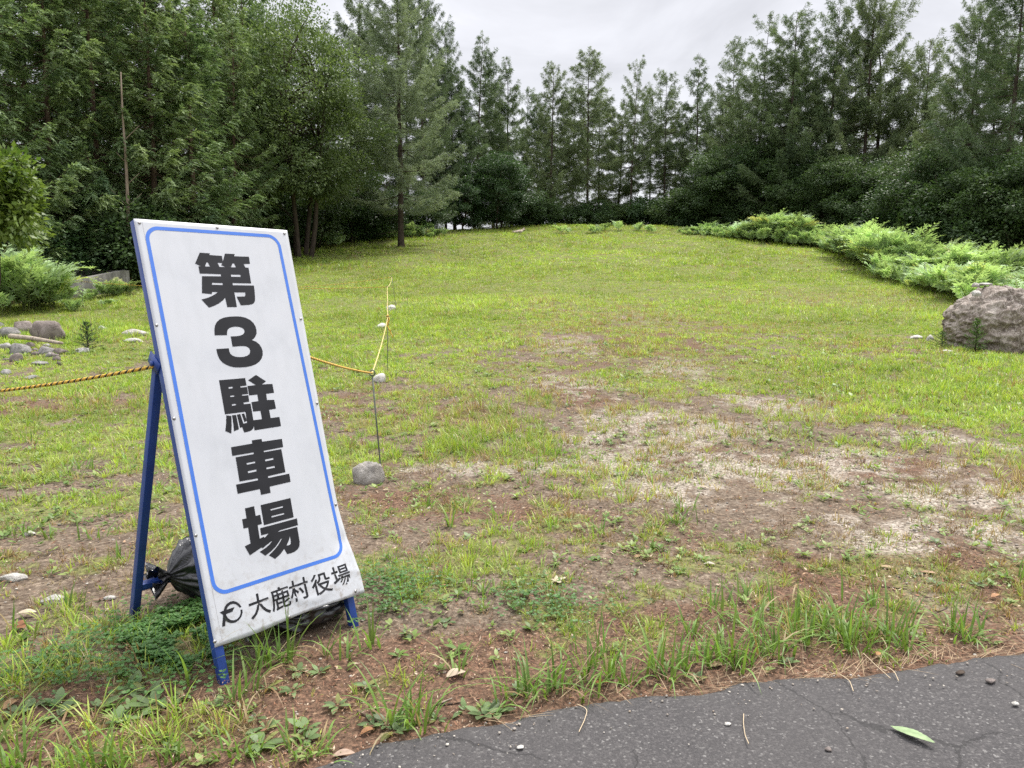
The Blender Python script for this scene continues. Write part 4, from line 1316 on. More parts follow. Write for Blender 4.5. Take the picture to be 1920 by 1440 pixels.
bracken('bracken', np.vstack([strip([(1920, 600), (1860, 572), (1790, 562), (1730, 545), (1680, 516), (1610, 494), (1560, 468)], 720, [2.6, 2.8, 3.0, 3.4, 3.6, 3.4, 3.0], 0.52, 0.92, 1),
                              strip([(1555, 466), (1480, 462), (1410, 455), (1345, 446), (1300, 442), (1268, 439)], 560, [2.6, 2.2, 2.2, 2.4, 2.6, 1.6], 0.46, 0.86, 2)]),
        'light green bracken bank along the right side of the field')
bracken('bracken', np.vstack([strip([(1215, 438), (1130, 437), (1000, 440)], 14, 1.4, 0.3, 0.45, 3), strip([(835, 446), (700, 448), (640, 460)], 190, 1.6, 0.35, 0.75, 4),
                              strip([(635, 464), (540, 466), (500, 472)], 190, 1.8, 0.6, 1.0, 5)]),
        'low bracken fringe along the far edge of the field')
bracken('bracken', np.vstack([strip([(28, 596), (60, 588), (85, 582)], 22, 1.3, 0.5, 0.95, 6), strip([(0, 545), (80, 530), (240, 492)], 62, 1.3, 0.6, 1.05, 7),
                              strip([(105, 592), (150, 582), (215, 570)], 8, 0.2, 0.15, 0.3, 8), strip([(110, 574), (180, 563), (246, 553)], 20, 0.3, 0.18, 0.42, 10), strip([(60, 582), (85, 576)], 16, 0.4, 0.5, 0.8, 9)]),
        'bright bracken around the concrete trough on the left')


# ------------------------------------------------------------------ the sign stand
M_BLUE = simple_mat('blue painted steel', (0.018, 0.052, 0.235), 0.38, var=0.18, scale=14, spec=0.5, bump_s=0.05)
M_ZINC = simple_mat('zinc screw', (0.34, 0.33, 0.32), 0.4, 1.0, 0.2, 60)
M_BLACK = simple_mat('black vinyl lettering', (0.012, 0.012, 0.014), 0.34, var=0.3, scale=9, spec=0.35)
M_STRIPE = simple_mat('blue vinyl line', (0.050, 0.160, 0.56), 0.4, var=0.06, scale=20)
M_SEAM = simple_mat('grey seam', (0.42, 0.42, 0.43), 0.6, var=0.3, scale=60)


def panel_mat():
    """off-white sheet: faint blotches, dust streaks running down, mud splash near the foot, fly specks"""
    m, nt, b = mat_new('white sign sheet with faint dirt')
    c = ramp(nt, noise(nt, 7, 6, 0.6), [(0.25, (0.47, 0.485, 0.51)), (0.5, (0.515, 0.53, 0.555)), (0.75, (0.53, 0.542, 0.565))])
    tc = nt.nodes.new('ShaderNodeTexCoord')
    mp = nt.nodes.new('ShaderNodeMapping'); mp.inputs['Scale'].default_value = (26, 26, 1.1)
    nt.links.new(tc.outputs['Object'], mp.inputs['Vector'])
    c = mixc(nt, 0.16, c, ramp(nt, noise(nt, 1.0, 4, 0.6, mp.outputs[0]), [(0.34, (0.78, 0.78, 0.76)), (0.55, (1, 1, 1))]), 'MULTIPLY')
    c = mixc(nt, 0.8, c, ramp(nt, noise(nt, 70, 3, 0.6), [(0.20, (0.30, 0.28, 0.25)), (0.235, (1, 1, 1))]), 'MULTIPLY')
    sep = nt.nodes.new('ShaderNodeSeparateXYZ'); nt.links.new(tc.outputs['Object'], sep.inputs[0])
    mr = nt.nodes.new('ShaderNodeMapRange'); nt.links.new(sep.outputs['Z'], mr.inputs['Value'])
    mr.inputs['From Min'].default_value = 0.10; mr.inputs['From Max'].default_value = 0.42; mr.inputs['To Min'].default_value = 1.0; mr.inputs['To Max'].default_value = 0.0
    splash = math_n(nt, 'MULTIPLY', mr.outputs[0], ramp(nt, noise(nt, 34, 6, 0.75), [(0.5, (0, 0, 0)), (0.66, (0.75, 0.75, 0.75))]))
    c = mixc(nt, splash, c, (0.26, 0.22, 0.18))
    nt.links.new(c, b.inputs['Base Color'])
    b.inputs['Roughness'].default_value = 0.38
    b.inputs['Specular IOR Level'].default_value = 0.45
    return m


M_PANEL = panel_mat()
K = 1.0714
CZ = np.array([0, 0, CAM_H])
TL = np.array([-1.23311595, 2.47950056, 0.23265514]) * K + CZ
E1 = np.array([0.64037568, 0.76804634, -0.00487941])
E2 = np.array([0.21601401, -0.18619567, -0.95847229])
E2 = E2 - E1 * (E1 @ E2); E1 /= np.linalg.norm(E1); E2 /= np.linalg.norm(E2)
NF = np.cross(E2, E1)
if NF[1] > 0: NF = -NF
CAMP = np.array([0, 0, CAM_H])


def uv(px, py):
    d = ray(px, py)
    t = (NF @ (TL - CAMP)) / (NF @ d)
    r = CAMP + d * t - TL
    return np.array([r @ E1, r @ E2])


W_TOP = uv(538, 432)[0]
H_PAN = 0.5 * (uv(403, 1214)[1] + uv(676, 1110)[1])


def right_edge(v):
    """outer side of the right stile"""
    u0, u1 = uv(538, 432)[0], uv(663, 1115)[0]
    return u0 + (u1 - u0) * np.asarray(v) / H_PAN


def warp(u, v):
    """buckled sheet: bottom edge lifted a little, lower right corner bent forward"""
    u, v = np.asarray(u, float), np.asarray(v, float)
    f, gq = u / W_TOP, v / H_PAN
    h = 0.0012 * np.sin(f * 5 + 1) * np.sin(gq * 7)
    low = sstep(0.86, 1.0, gq)
    cor = sstep(0.72, 1.02, gq) * sstep(0.55, 1.0, f)
    h = h + low * (0.006 + 0.007 * np.sin(f * 9 + 0.6)) * sstep(0.1, 0.35, f) + cor * 0.020
    # creases running up from the bottom right
    h = h + 0.004 * np.exp(-((f - 0.80 - (1 - gq) * 0.8) / 0.03) ** 2) * sstep(0.86, 0.95, gq)
    h = h - 0.005 * np.exp(-((f - 0.97 + (gq - 0.80) * 0.5) / 0.05) ** 2 - ((gq - 0.855) / 0.02) ** 2)
    h = h + 0.003 * np.exp(-((gq - 0.955 - 0.02 * np.sin(f * 12)) / 0.008) ** 2) * sstep(0.3, 0.4, f)
    return h


def SP(u, v, h=0.0):
    u, v, h = (np.asarray(k, float)[..., None] for k in (u, v, h))
    return TL + u * E1 + v * E2 + h * NF


def foot(px, py):
    """where a leg line meets the ground"""
    q = uv(px, py)
    return q


def build_sign():
    fL = uv(404, 1296); fR = uv(668, 1192)
    base = SP(0.5 * (fL[0] + fR[0]), 0.5 * (fL[1] + fR[1]))
    base[2] = float(terrain(base[0], base[1]))
    root = empty('sign_stand', base, 'white parking sign with big black characters on a blue folding stand', 'sign')

    def rel(P): return np.asarray(P) - base

    th = 0.015                                                     # half tube width
    # stiles lie behind the sheet
    vb = H_PAN - 0.05
    fLp, fRp = SP(th, fL[1] + 0.02, -th - 0.002), SP(right_edge(fR[1]) - th, fR[1] + 0.02, -th - 0.002)
    tLp, tRp = SP(th, 0.002, -th - 0.002), SP(W_TOP - th, 0.002, -th - 0.002)
    for a, b in ((tLp, fLp), (tRp, fRp)):
        s = MB(); s.bar(rel(a), rel(b), th, th, E1); s.build('leg', M_BLUE, root, bevel=0.002)
    fr = MB(); fr.bar(rel(SP(2 * th, th + .002, -th - 0.002)), rel(SP(W_TOP - 2 * th, th + .002, -th - 0.002)), th, th, E2)
    fr.build('crossbar', M_BLUE, root, bevel=0.002); fr = MB(); fr.bar(rel(SP(2 * th, vb, -th - 0.002)), rel(SP(right_edge(vb) - 2 * th, vb, -th - 0.002)), th, th, E2)
    fr.build('crossbar', M_BLUE, root, bevel=0.002); fr = MB(); fr.bar(rel(SP(2 * th, H_PAN * 0.5, -th - 0.002)), rel(SP(right_edge(H_PAN * .5) - 2 * th, H_PAN * 0.5, -th - 0.002)), th, th * 0.9, E2)
    fr.build('crossbar', M_BLUE, root, bevel=0.002)
    # rear frame
    hv = uv(290, 676)[1]
    hL, hR = SP(th, hv, -2 * th - 0.018), SP(right_edge(hv) - th, hv, -2 * th - 0.018)
    rf = np.array([*flat(252, 1166, 0.0), 0.0]); rf[2] = float(terrain(rf[0], rf[1])) - 0.01
    Eh = np.array([E1[0], E1[1], 0]); Eh /= np.linalg.norm(Eh)
    rR = rf + Eh * (np.linalg.norm(hR - hL) + 0.0)
    up = (hL - rf) / np.linalg.norm(hL - rf)
    for a, b in ((hL + up * 0.03, rf), (hR + up * 0.03, rR)):
        s = MB(); s.bar(rel(a), rel(b), th, th, E1); s.build('leg', M_BLUE, root, bevel=0.002)
    cb = 0.145
    k = cb / (hL[2] - rf[2])
    cL, cR = rf + (hL - rf) * k + Eh * th, rR + (hR - rR) * k - Eh * th
    s = MB(); s.bar(rel(cL), rel(cR), th, th * 0.9, up); s.build('crossbar', M_BLUE, root, bevel=0.002)
    for hp, ue in ((hL, 0.0), (hR, 0.0)):
        s = MB()
        side = -1 if hp is hL else 1
        o = hp + E1 * side * (th + 0.003)
        s.bar(rel(o + NF * -0.018 - E2 * 0.03), rel(o + NF * 0.03 + E2 * 0.03), 0.0025, 0.022, E1)
        s.tube(rel(np.array([o + E1 * side * 0.002, o + E1 * side * 0.010])), 0.010, 8)
        s.build('hinge', M_BLUE, root)
    # sheet
    nu, nv = 49, 121
    U, Vv = np.meshgrid(np.linspace(0, 1, nu), np.linspace(0, 1, nv))
    v = Vv * H_PAN
    u = U * W_TOP
    edge_in = (1 - sstep(0.74, 0.98, Vv)) * (W_TOP - right_edge(v))       # sheet follows the stile, then sticks out below
    u = u - edge_in * U
    h = warp(u, v)
    bot = 0.004 * np.sin(U * 7) * (Vv > 0.999)
    F = SP(u, v + bot, h + 0.0012); B = SP(u, v + bot, h - 0.0006)
    n = nu * nv
    ii, jj = np.meshgrid(np.arange(nv - 1), np.arange(nu - 1), indexing='ij')
    q = np.stack([ii * nu + jj, (ii + 1) * nu + jj, (ii + 1) * nu + jj + 1, ii * nu + jj + 1], -1).reshape(-1, 4)
    q2 = q[:, ::-1] + n
    ring = np.concatenate([np.arange(nu), np.arange(1, nv) * nu + nu - 1, (nv - 1) * nu + np.arange(nu - 2, -1, -1), np.arange(nv - 2, 0, -1) * nu])
    r2 = np.roll(ring, -1)
    q3 = np.stack([ring, r2, r2 + n, ring + n], -1)
    panel = make('panel', rel(np.vstack([F.reshape(-1, 3), B.reshape(-1, 3)])), np.vstack([q, q2, q3]), None, M_PANEL, root, smooth=False)
    panel.data.polygons.foreach_set('use_smooth', np.concatenate([np.ones(len(q) + len(q2), bool), np.zeros(len(q3), bool)]))

    def lift(P2, h):
        P2 = np.asarray(P2, float)
        return rel(SP(P2[:, 0], P2[:, 1], warp(P2[:, 0], P2[:, 1]) + 0.0012 + h))

    from mathutils.geometry import tessellate_polygon

    def flat_faces(loops, h):
        """outline with holes, cut fine enough to lie on the buckled sheet"""
        P2 = np.concatenate([np.asarray(l) for l in loops])
        tr = tessellate_polygon([[Vector((a, b, 0)) for a, b in l] for l in loops])
        bm = bmesh.new()
        vs = [bm.verts.new((a, b, 0)) for a, b in P2]
        for t in tr:
            try: bm.faces.new([vs[i] for i in t])
            except ValueError: pass
        return bm

    def subcut(bm, h, name, mat):
        for ax, step, n_ in ((1, 0.02, 90), (0, 0.02, 40)):
            for i in range(n_):
                no = Vector((0, 0, 0)); no[ax] = 1
                co = Vector((0, 0, 0)); co[ax] = i * step
                bmesh.ops.bisect_plane(bm, geom=bm.verts[:] + bm.edges[:] + bm.faces[:], plane_co=co, plane_no=no)
        bmesh.ops.triangulate(bm, faces=[f for f in bm.faces if len(f.verts) > 4])
        bm.verts.index_update()
        P2 = np.array([v.co[:2] for v in bm.verts])
        Q = [[v.index for v in f.verts] for f in bm.faces]
        bm.free()
        P3 = lift(P2, h)
        nrm = NF
        polys = []
        for f in Q:
            a, b, c = P3[f[0]], P3[f[1]], P3[f[2]]
            polys.append(f if np.cross(b - a, c - a) @ nrm > 0 else f[::-1])
        return make(name, P3, None, None, mat, panel, polys=polys)

    def glyph(loops, ox, oy, sc, name='character', h=0.0006):
        L = [[tuple(uv(ox + a / sc, oy + b / sc)) for a, b in l] for l in loops]
        return subcut(flat_faces(L, h), h, name, M_BLACK)

    for ox, oy, sc, loops in GLYPHS:
        glyph(loops, ox, oy, sc)
    glyph(EMBLEM, 400, 1105, 16, 'emblem')
    # small line of writing
    txt = [('大', 275, 770), ('鹿', 640, 650), ('村', 960, 507), ('役', 1315, 402), ('場', 1632, 268)]
    cen = [uv(455 + a / 9.143, 1050 + b / 9.143) for _, a, b in txt]
    pitch = np.linalg.norm(cen[-1] - cen[0]) / 4
    e1 = (cen[-1] - cen[0]) / np.linalg.norm(cen[-1] - cen[0])
    e2 = np.array([-e1[1], e1[0]])
    bm_all = bmesh.new()
    for (ch, _, _), c in zip(txt, cen):
        cu = bpy.data.curves.new('lettering', 'FONT')
        cu.body = ch; cu.size = 1.0; cu.offset = 0.012; cu.resolution_u = 3
        ob = bpy.data.objects.new('lettering', cu); COL.objects.link(ob)
        bpy.context.view_layer.update()
        me = bpy.data.meshes.new_from_object(ob.evaluated_get(bpy.context.evaluated_depsgraph_get()))
        P = np.array([v.co[:2] for v in me.vertices])
        lo, hi = P.min(0), P.max(0)
        sz = 0.93 * pitch / max((hi - lo).max(), 1e-6) if ch != '大' else 0.95 * pitch / (hi - lo).max()
        P = (P - 0.5 * (lo + hi)) * sz
        P2 = c + P[:, :1] * e1 - P[:, 1:] * e2
        vs = [bm_all.verts.new((a, b, 0)) for a, b in P2]
        for p in me.polygons:
            try: bm_all.faces.new([vs[i] for i in p.vertices])
            except ValueError: pass
        bpy.data.objects.remove(ob); bpy.data.meshes.remove(me); bpy.data.curves.remove(cu)
    subcut(bm_all, 0.0006, 'lettering', M_BLACK)
    # rounded blue border line
    lp = [uv(281, 454), uv(326, 687), uv(367, 946), uv(390, 1067)]
    rp = [uv(532, 468), uv(578, 722), uv(610, 930)]
    x0, x1 = np.mean([p[0] for p in lp]), np.mean([p[0] for p in rp])
    y0 = np.mean([uv(330, 432.5)[1], uv(500, 440.5)[1]]); y1 = np.mean([uv(454, 1099)[1], uv(597, 1054)[1]])
    lo = []
    for hw in (0.0066, -0.0066):
        rr = 0.046 + hw
        pts = []
        for cx, cy, a0 in ((x1 - 0.046, y0 + 0.046, -90), (x1 - 0.046, y1 - 0.046, 0), (x0 + 0.046, y1 - 0.046, 90), (x0 + 0.046, y0 + 0.046, 180)):
            for a in np.linspace(a0, a0 + 90, 13):
                pts.append((cx + rr * math.cos(R(a)), cy + rr * math.sin(R(a))))
        lo.append(pts)
    subcut(flat_faces(lo, 0), 0.0006, 'border_line', M_STRIPE)
    seam = [[(0.027, 0.005), (0.0285, 0.005), (0.0285, H_PAN - 0.004), (0.027, H_PAN - 0.004)]]
    subcut(flat_faces(seam, 0), 0.0004, 'seam', M_SEAM)
    # screws
    V0, F0 = ico(2)
    for px, py in ((261, 418), (407, 427), (533, 438), (293, 610), (326, 785), (367, 1004), (402, 1203), (542, 1157), (664, 1107), (564, 598), (595, 756), (630, 946)):
        p = uv(px, py)
        p[0] = min(p[0], right_edge(p[1]) - 0.008)
        c = rel(SP(p[0], p[1], warp(*p) + 0.0012))
        Vs = V0.copy(); Vs[:, 2] = np.maximum(Vs[:, 2], 0) * 0.55
        Vs = Vs * 0.0062
        X = c + Vs[:, :1] * E1 + Vs[:, 1:2] * E2 + Vs[:, 2:] * NF
        make('screw', X, None, F0, M_ZINC, panel, smooth=True)
    return root, (hL, hR, cL, cR, Eh)


GLYPHS = [
    (360, 465, 12, [
        [(168, 108), (398, 122), (385, 160), (668, 180), (690, 305), (738, 128), (958, 138), (945, 188), (1278, 198), (1303, 357), (1160, 362), (1200, 440), (1270, 445),
         (1330, 797), (910, 790), (915, 838), (1390, 845), (1405, 950), (1418, 1130), (1415, 1190), (1390, 1240), (1350, 1265), (1270, 1282), (1095, 1290), (1000, 1095),
         (1185, 1092), (1198, 1070), (1195, 1000), (950, 1000), (1008, 1330), (788, 1330), (742, 1120), (690, 1180), (600, 1250), (480, 1310), (375, 1343), (205, 1160),
         (330, 1130), (460, 1075), (530, 1030), (580, 995), (448, 990), (440, 1040), (218, 1020), (218, 637), (650, 640), (643, 592), (168, 577), (140, 415), (195, 415), (65, 352)],
        [(320, 325), (350, 325), (400, 420), (287, 418)], [(570, 337), (672, 339), (655, 390), (750, 430), (615, 428)],
        [(905, 350), (945, 350), (985, 438), (875, 435)], [(870, 598), (1085, 605), (1095, 650), (880, 648)], [(445, 785), (680, 792), (688, 835), (445, 830)]]),
    (395, 585, 12.52, [
        [(90, 550), (80, 430), (95, 320), (130, 250), (200, 180), (300, 135), (430, 112), (560, 103), (700, 108), (820, 135), (920, 185), (1000, 255), (1050, 340), (1075, 430),
         (1075, 510), (1050, 570), (1010, 625), (965, 660), (1060, 695), (1140, 760), (1190, 835), (1218, 920), (1218, 1010), (1195, 1090), (1140, 1165), (1060, 1225), (960, 1265),
         (830, 1293), (700, 1303), (560, 1300), (450, 1278), (350, 1235), (270, 1185), (205, 1110), (165, 1030), (140, 940), (128, 872), (420, 853), (435, 930), (460, 985), (510, 1025),
         (580, 1052), (660, 1060), (760, 1055), (850, 1030), (905, 990), (925, 930), (920, 890), (895, 845), (840, 812), (760, 800), (670, 803), (510, 815), (465, 573), (600, 570),
         (690, 555), (750, 530), (785, 490), (793, 455), (775, 405), (730, 370), (660, 350), (580, 345), (500, 355), (430, 380), (395, 420), (380, 480), (380, 545)]]),
    (405, 695, 11.52, [
        [(60, 208), (625, 160), (657, 320), (520, 337), (527, 368), (665, 352), (690, 505), (555, 518), (562, 543), (693, 530), (713, 670), (588, 690), (595, 725), (742, 712), (765, 850),
         (803, 1072), (812, 1200), (800, 1250), (760, 1290), (700, 1315), (607, 1337), (560, 1220), (515, 1235), (447, 950), (520, 937), (588, 1145), (665, 1128), (632, 890), (190, 943)],
        [(265, 357), (350, 347), (357, 380), (272, 392)], [(300, 543), (385, 533), (392, 562), (308, 570)], [(335, 728), (420, 715), (428, 745), (342, 760)]]),
    (405, 695, 11.52, [[(218, 965), (328, 980), (335, 1180), (328, 1360), (197, 1305), (215, 1150)]]),
    (405, 695, 11.52, [[(342, 963), (430, 955), (460, 1100), (492, 1265), (385, 1312), (370, 1150)]]),
    (405, 695, 11.52, [[(548, 935), (605, 925), (660, 1080), (610, 1115)]]),
    (405, 695, 11.52, [
        [(690, 208), (860, 92), (1077, 232), (985, 298), (1215, 287), (1250, 478), (1080, 500), (1097, 635), (1252, 630), (1290, 820), (1142, 848), (1175, 1025), (1365, 1000),
         (1397, 1200), (828, 1290), (813, 1200), (804, 1072), (988, 1048), (955, 868), (797, 885), (760, 682), (912, 658), (888, 518), (710, 535), (675, 333), (855, 312)]]),
    (425, 815, 12, [
        [(560, 128), (778, 97), (792, 160), (1235, 95), (1263, 280), (825, 365), (832, 395), (1222, 325), (1315, 845), (922, 935), (930, 975), (1400, 878), (1430, 1062), (962, 1170),
         (983, 1308), (770, 1357), (742, 1225), (245, 1330), (208, 1125), (702, 1025), (695, 983), (287, 1055), (198, 510), (605, 437), (600, 400), (123, 478), (95, 283), (570, 200)],
        [(442, 640), (632, 603), (640, 638), (450, 677)], [(470, 822), (660, 783), (668, 825), (480, 865)], [(855, 560), (1040, 525), (1047, 563), (865, 600)],
        [(885, 740), (1070, 703), (1078, 742), (893, 780)]]),
    (445, 925, 11.077, [
        [(478, 245), (1095, 98), (1163, 497), (548, 662)], [(680, 330), (935, 265), (943, 293), (688, 357)], [(703, 473), (960, 408), (968, 435), (710, 502)]]),
    (445, 925, 11.077, [
        [(155, 312), (343, 267), (378, 468), (470, 445), (507, 635), (418, 660), (462, 940), (548, 900), (560, 925), (645, 833), (490, 873), (468, 725), (1230, 520), (1252, 660),
         (880, 768), (835, 803), (1235, 697), (1265, 870), (1288, 1010), (1283, 1100), (1250, 1160), (1180, 1215), (1110, 1243), (1030, 1262), (968, 1155), (890, 1260), (780, 1362),
         (650, 1287), (740, 1200), (840, 1080), (920, 942), (900, 942), (860, 1010), (790, 1110), (700, 1200), (580, 1295), (460, 1215), (560, 1150), (640, 1085), (718, 997), (700, 997),
         (620, 1060), (525, 1140), (497, 1125), (258, 1287), (150, 1100), (270, 1040), (222, 712), (127, 730), (97, 540), (188, 518)],
        [(1085, 890), (1100, 960), (1105, 1050), (1070, 1075), (1015, 1085), (1060, 990)]]),
]
EMBLEM = [[(830, 522), (780, 450), (700, 380), (600, 348), (500, 365), (400, 430), (330, 530), (303, 635), (180, 690), (285, 765), (255, 1125), (345, 1095), (358, 935), (430, 990),
           (540, 1012), (650, 995), (760, 915), (830, 810), (862, 690), (855, 600), (800, 612), (805, 700), (775, 800), (700, 890), (610, 928), (520, 922), (430, 865), (385, 790),
           (370, 742), (565, 668), (625, 530), (385, 610), (430, 520), (500, 455), (590, 430), (670, 450), (730, 495), (780, 550)]]
SIGN, (HL, HR, CL, CR, EH) = build_sign()


# ------------------------------------------------------------------ weights in black bags
def bag_mat():
    m, nt, b = mat_new('thin black plastic')
    b.inputs['Base Color'].default_value = (0.012, 0.012, 0.014, 1)
    b.inputs['Roughness'].default_value = 0.24
    b.inputs['Specular IOR Level'].default_value = 0.7
    bump(nt, b, noise(nt, 38, 5, 0.6, dist=1.5), 0.5, 0.006)
    return m


M_BAG = bag_mat()


def bag(loc, axis, length, rad, label, seed, squash=0.85):
    """knotted bin bag lying on its side: body of folds running into the gathered neck, ruffled end"""
    e = empty('plastic_bag', loc, label, 'bag', 'black bags weighing down the stand')
    rg = np.random.default_rng(seed)
    ax = np.asarray(axis, float); ax /= np.linalg.norm(ax)
    sx = np.cross(ax, [0, 0, 1]); sx /= np.linalg.norm(sx); sz = np.cross(sx, ax)
    n, m = 56, 96
    s = np.linspace(0, 1, n)
    r = rad * np.minimum(1, (s / 0.26) ** 0.62) * np.sqrt(np.clip(1 - np.clip((s - 0.5) / 0.5, 0, 1) ** 2.4, 0, 1))
    r = np.maximum(r, 0.017 * (s < 0.2))
    a = np.linspace(0, 2 * np.pi, m, endpoint=False)
    S, A = np.meshgrid(s, a, indexing='ij')
    fold = np.zeros_like(S)
    for k in range(9):
        f, ph = rg.integers(5, 21), rg.random() * 6.28
        fold += np.sin(A * f + ph + 2.2 * np.sin(S * 4 + ph)) * (0.9 / (1 + 0.05 * f)) * rg.random()
    fold *= (0.055 * np.exp(-S * 1.4) + 0.012)
    lump = 0.10 * np.sin(A * 2 + S * 5 + rg.random() * 6) + 0.07 * np.sin(A * 3 - S * 8)
    crum = sum(np.abs(np.sin(A * f1 + S * f2 + p1)) for f1, f2, p1 in zip(rg.integers(3, 14, 7), rg.uniform(-26, 26, 7), rg.random(7) * 6)) / 7
    Rr = r[:, None] * (1 + fold * 2.4 + lump * np.sin(np.pi * S) + 0.32 * (crum - 0.6))
    P = S[..., None] * length * ax + (Rr * np.cos(A))[..., None] * sx + (Rr * np.sin(A) * squash)[..., None] * sz
    P[..., 2] = np.maximum(P[..., 2], -rad * squash * 0.85 + 0.004 * np.sin(A * 7))
    V = P.reshape(-1, 3)
    i, j = np.meshgrid(np.arange(n - 1), np.arange(m), indexing='ij'); j2 = (j + 1) % m
    q = np.stack([i * m + j, i * m + j2, (i + 1) * m + j2, (i + 1) * m + j], -1).reshape(-1, 4)
    V = np.vstack([V, [length * ax]])
    t = [((n - 1) * m + k, (n - 1) * m + (k + 1) % m, n * m) for k in range(m)]
    make('body', V, q, t, M_BAG, e, smooth=True)
    n2 = 14
    s = np.linspace(0, 1, n2)
    S, A = np.meshgrid(s, a, indexing='ij')
    Rr = (0.015 + 0.036 * S ** 0.8) * (1 + (0.15 + 0.45 * S) * np.sin(A * 7 + 1.3 * np.sin(A * 2)) + 0.25 * S * np.sin(A * 17 + S * 5))
    P = (0.004 - 0.075 * S + 0.018 * S * np.sin(A * 3))[..., None] * ax + (Rr * np.cos(A))[..., None] * sx + (Rr * np.sin(A))[..., None] * sz
    i, j = np.meshgrid(np.arange(n2 - 1), np.arange(m), indexing='ij'); j2 = (j + 1) % m
    q = np.stack([i * m + j, i * m + j2, (i + 1) * m + j2, (i + 1) * m + j], -1).reshape(-1, 4)
    make('neck', P.reshape(-1, 3), q, None, M_BAG, e, smooth=True)
    return e


_b1 = at_depth(316, 1080, 2.93)
bag(_b1, EH, 0.34, 0.125, 'knotted black plastic bag resting on the rear bar of the sign stand', 5, 0.97)
_b2 = np.array([-0.79, 2.84, 0]) - EH * 0.22
_b2[2] = float(terrain(_b2[0], _b2[1])) + 0.10
bag(_b2 - EH * 0.02, EH, 0.41, 0.118, 'crumpled black plastic bag lying on the ground under the lower edge of the sign', 9, 0.8)


# ------------------------------------------------------------------ stakes and tiger rope
M_STAKE = simple_mat('weathered iron rod', (0.12, 0.13, 0.11), 0.55, 0.6, 0.3, 40)
M_YEL = simple_mat('yellow rope strand', (0.62, 0.38, 0.05), 0.6, var=0.15, scale=120)
M_YPALE = simple_mat('sun faded yellow rope strand', (0.74, 0.60, 0.22), 0.65, var=0.15, scale=120)
M_BLK = simple_mat('black rope strand', (0.02, 0.018, 0.016), 0.6, var=0.2, scale=120)
ST = []
for fp, hh, lab in (((716, 902), 0.8, 'thin iron rope stake beside the big grey stone, nearest to the sign'), ((727, 697), 0.8, 'iron rope stake with the knotted dangling rope end, second from the road'),
                    ((729, 616), 0.8, 'iron rope stake third from the road, the one the lower far rope leaves from'), ((742, 573), 0.8, 'farthest iron rope stake beside the white stone')):
    b = ground(*fp)
    e = empty('rope_stake', b, lab, 'stake', 'iron stakes of the rope fence')
    top = {0: at_depth(698, 705, b[1]), 1: at_depth(727, 598, b[1]), 2: at_depth(726, 540, b[1]), 3: at_depth(735, 521, b[1])}[len(ST)] - b
    w = MB(); w.tube([[0, 0, -0.1], [0, 0, 0], top * 0.5, top], 0.0055, 8); w.build('rod', M_STAKE, e, smooth=True)
    w = MB(); a = np.linspace(0, 2 * np.pi, 17)
    w.tube(top + np.stack([0.019 * np.cos(a), 0 * a, 0.021 + 0.019 * np.sin(a)], -1), 0.0048, 6, cap=False); w.build('ring', M_STAKE, e, smooth=True)
    ST.append(b + top + np.array([0, 0, 0.021]))


def rope(P0, P1, sag, rad, pitch, label, pale=False, group='black and yellow ropes', parts=1):
    P0, P1 = np.asarray(P0), np.asarray(P1)
    L = np.linalg.norm(P1 - P0)
    n = int(L / pitch * 7) + 2
    s = np.linspace(0, 1, n)
    C = P0 + (P1 - P0) * s[:, None] + np.array([0, 0, -4 * sag])[None] * (s * (1 - s))[:, None]
    d = (P1 - P0) / L
    A = np.cross(d, [0, 0, 1]); A /= np.linalg.norm(A); B = np.cross(A, d)
    e = empty('rope', P0, label, 'rope', group)
    for k in range(3):
        ph = s * L / pitch * 2 * np.pi + k * 2.094
        Q = C + rad * 0.52 * (np.cos(ph)[:, None] * A + np.sin(ph)[:, None] * B) - P0
        w = MB(); w.tube(Q, rad * 0.56, 5)
        w.build('strand', (M_BLK if k == 0 else (M_YPALE if pale else M_YEL)), e, smooth=True)
    return e


_hr = HR + E1 * 0.02
_hl = HL - E1 * 0.02 + E2 * 0.012
OUT = at_depth(-160, 745, 3.75); OUT = np.array([OUT[0], OUT[1], OUT[2]])
rope(OUT, _hl, 0.02, 0.0068, 0.046, 'thick black and yellow rope running from the left border to the sign stand')
rope(HR, ST[0], 0.012, 0.0055, 0.034, 'black and yellow rope from behind the sign down to the nearest stake')
rope(ST[0], ST[1], 0.04, 0.005, 0.040, 'faded yellow rope between the two stakes nearest to the road', True)
rope(ST[1], ST[2], 0.04, 0.006, 0.05, 'faded yellow rope with the knot between the second and third stakes', True)
rope(ST[2], ST[3], 0.06, 0.006, 0.05, 'faded yellow rope between the third and the farthest stake', True)
rope(at_depth(420, 540, 18.5), ST[3], 0.10, 0.006, 0.09, 'upper of the two long ropes crossing the field behind the sign')
rope(at_depth(153, 528, 19.2), ST[2], 0.10, 0.006, 0.09, 'lower long rope crossing the field behind the sign to the concrete trough')
for P, lab in ((OUT, 'iron rope stake at the left border holding the thick rope'), (at_depth(420, 540, 18.5), 'iron rope stake hidden behind the sign'), (at_depth(153, 528, 19.2), 'iron rope stake in front of the concrete trough')):
    z = float(terrain(P[0], P[1]))
    e = empty('rope_stake', (P[0], P[1], z), lab, 'stake', 'iron stakes of the rope fence')
    w = MB(); w.tube([[0, 0, -0.1], [0, 0, P[2] - z]], 0.0055, 8); w.build('rod', M_STAKE, e, smooth=True)
    w = MB(); a = np.linspace(0, 2 * np.pi, 17)
    w.tube(np.array([0, 0, P[2] - z]) + np.stack([0.019 * np.cos(a), 0 * a, 0.019 * np.sin(a)], -1), 0.0048, 6, cap=False); w.build('ring', M_STAKE, e, smooth=True)
w = MB()
kn = ST[1]
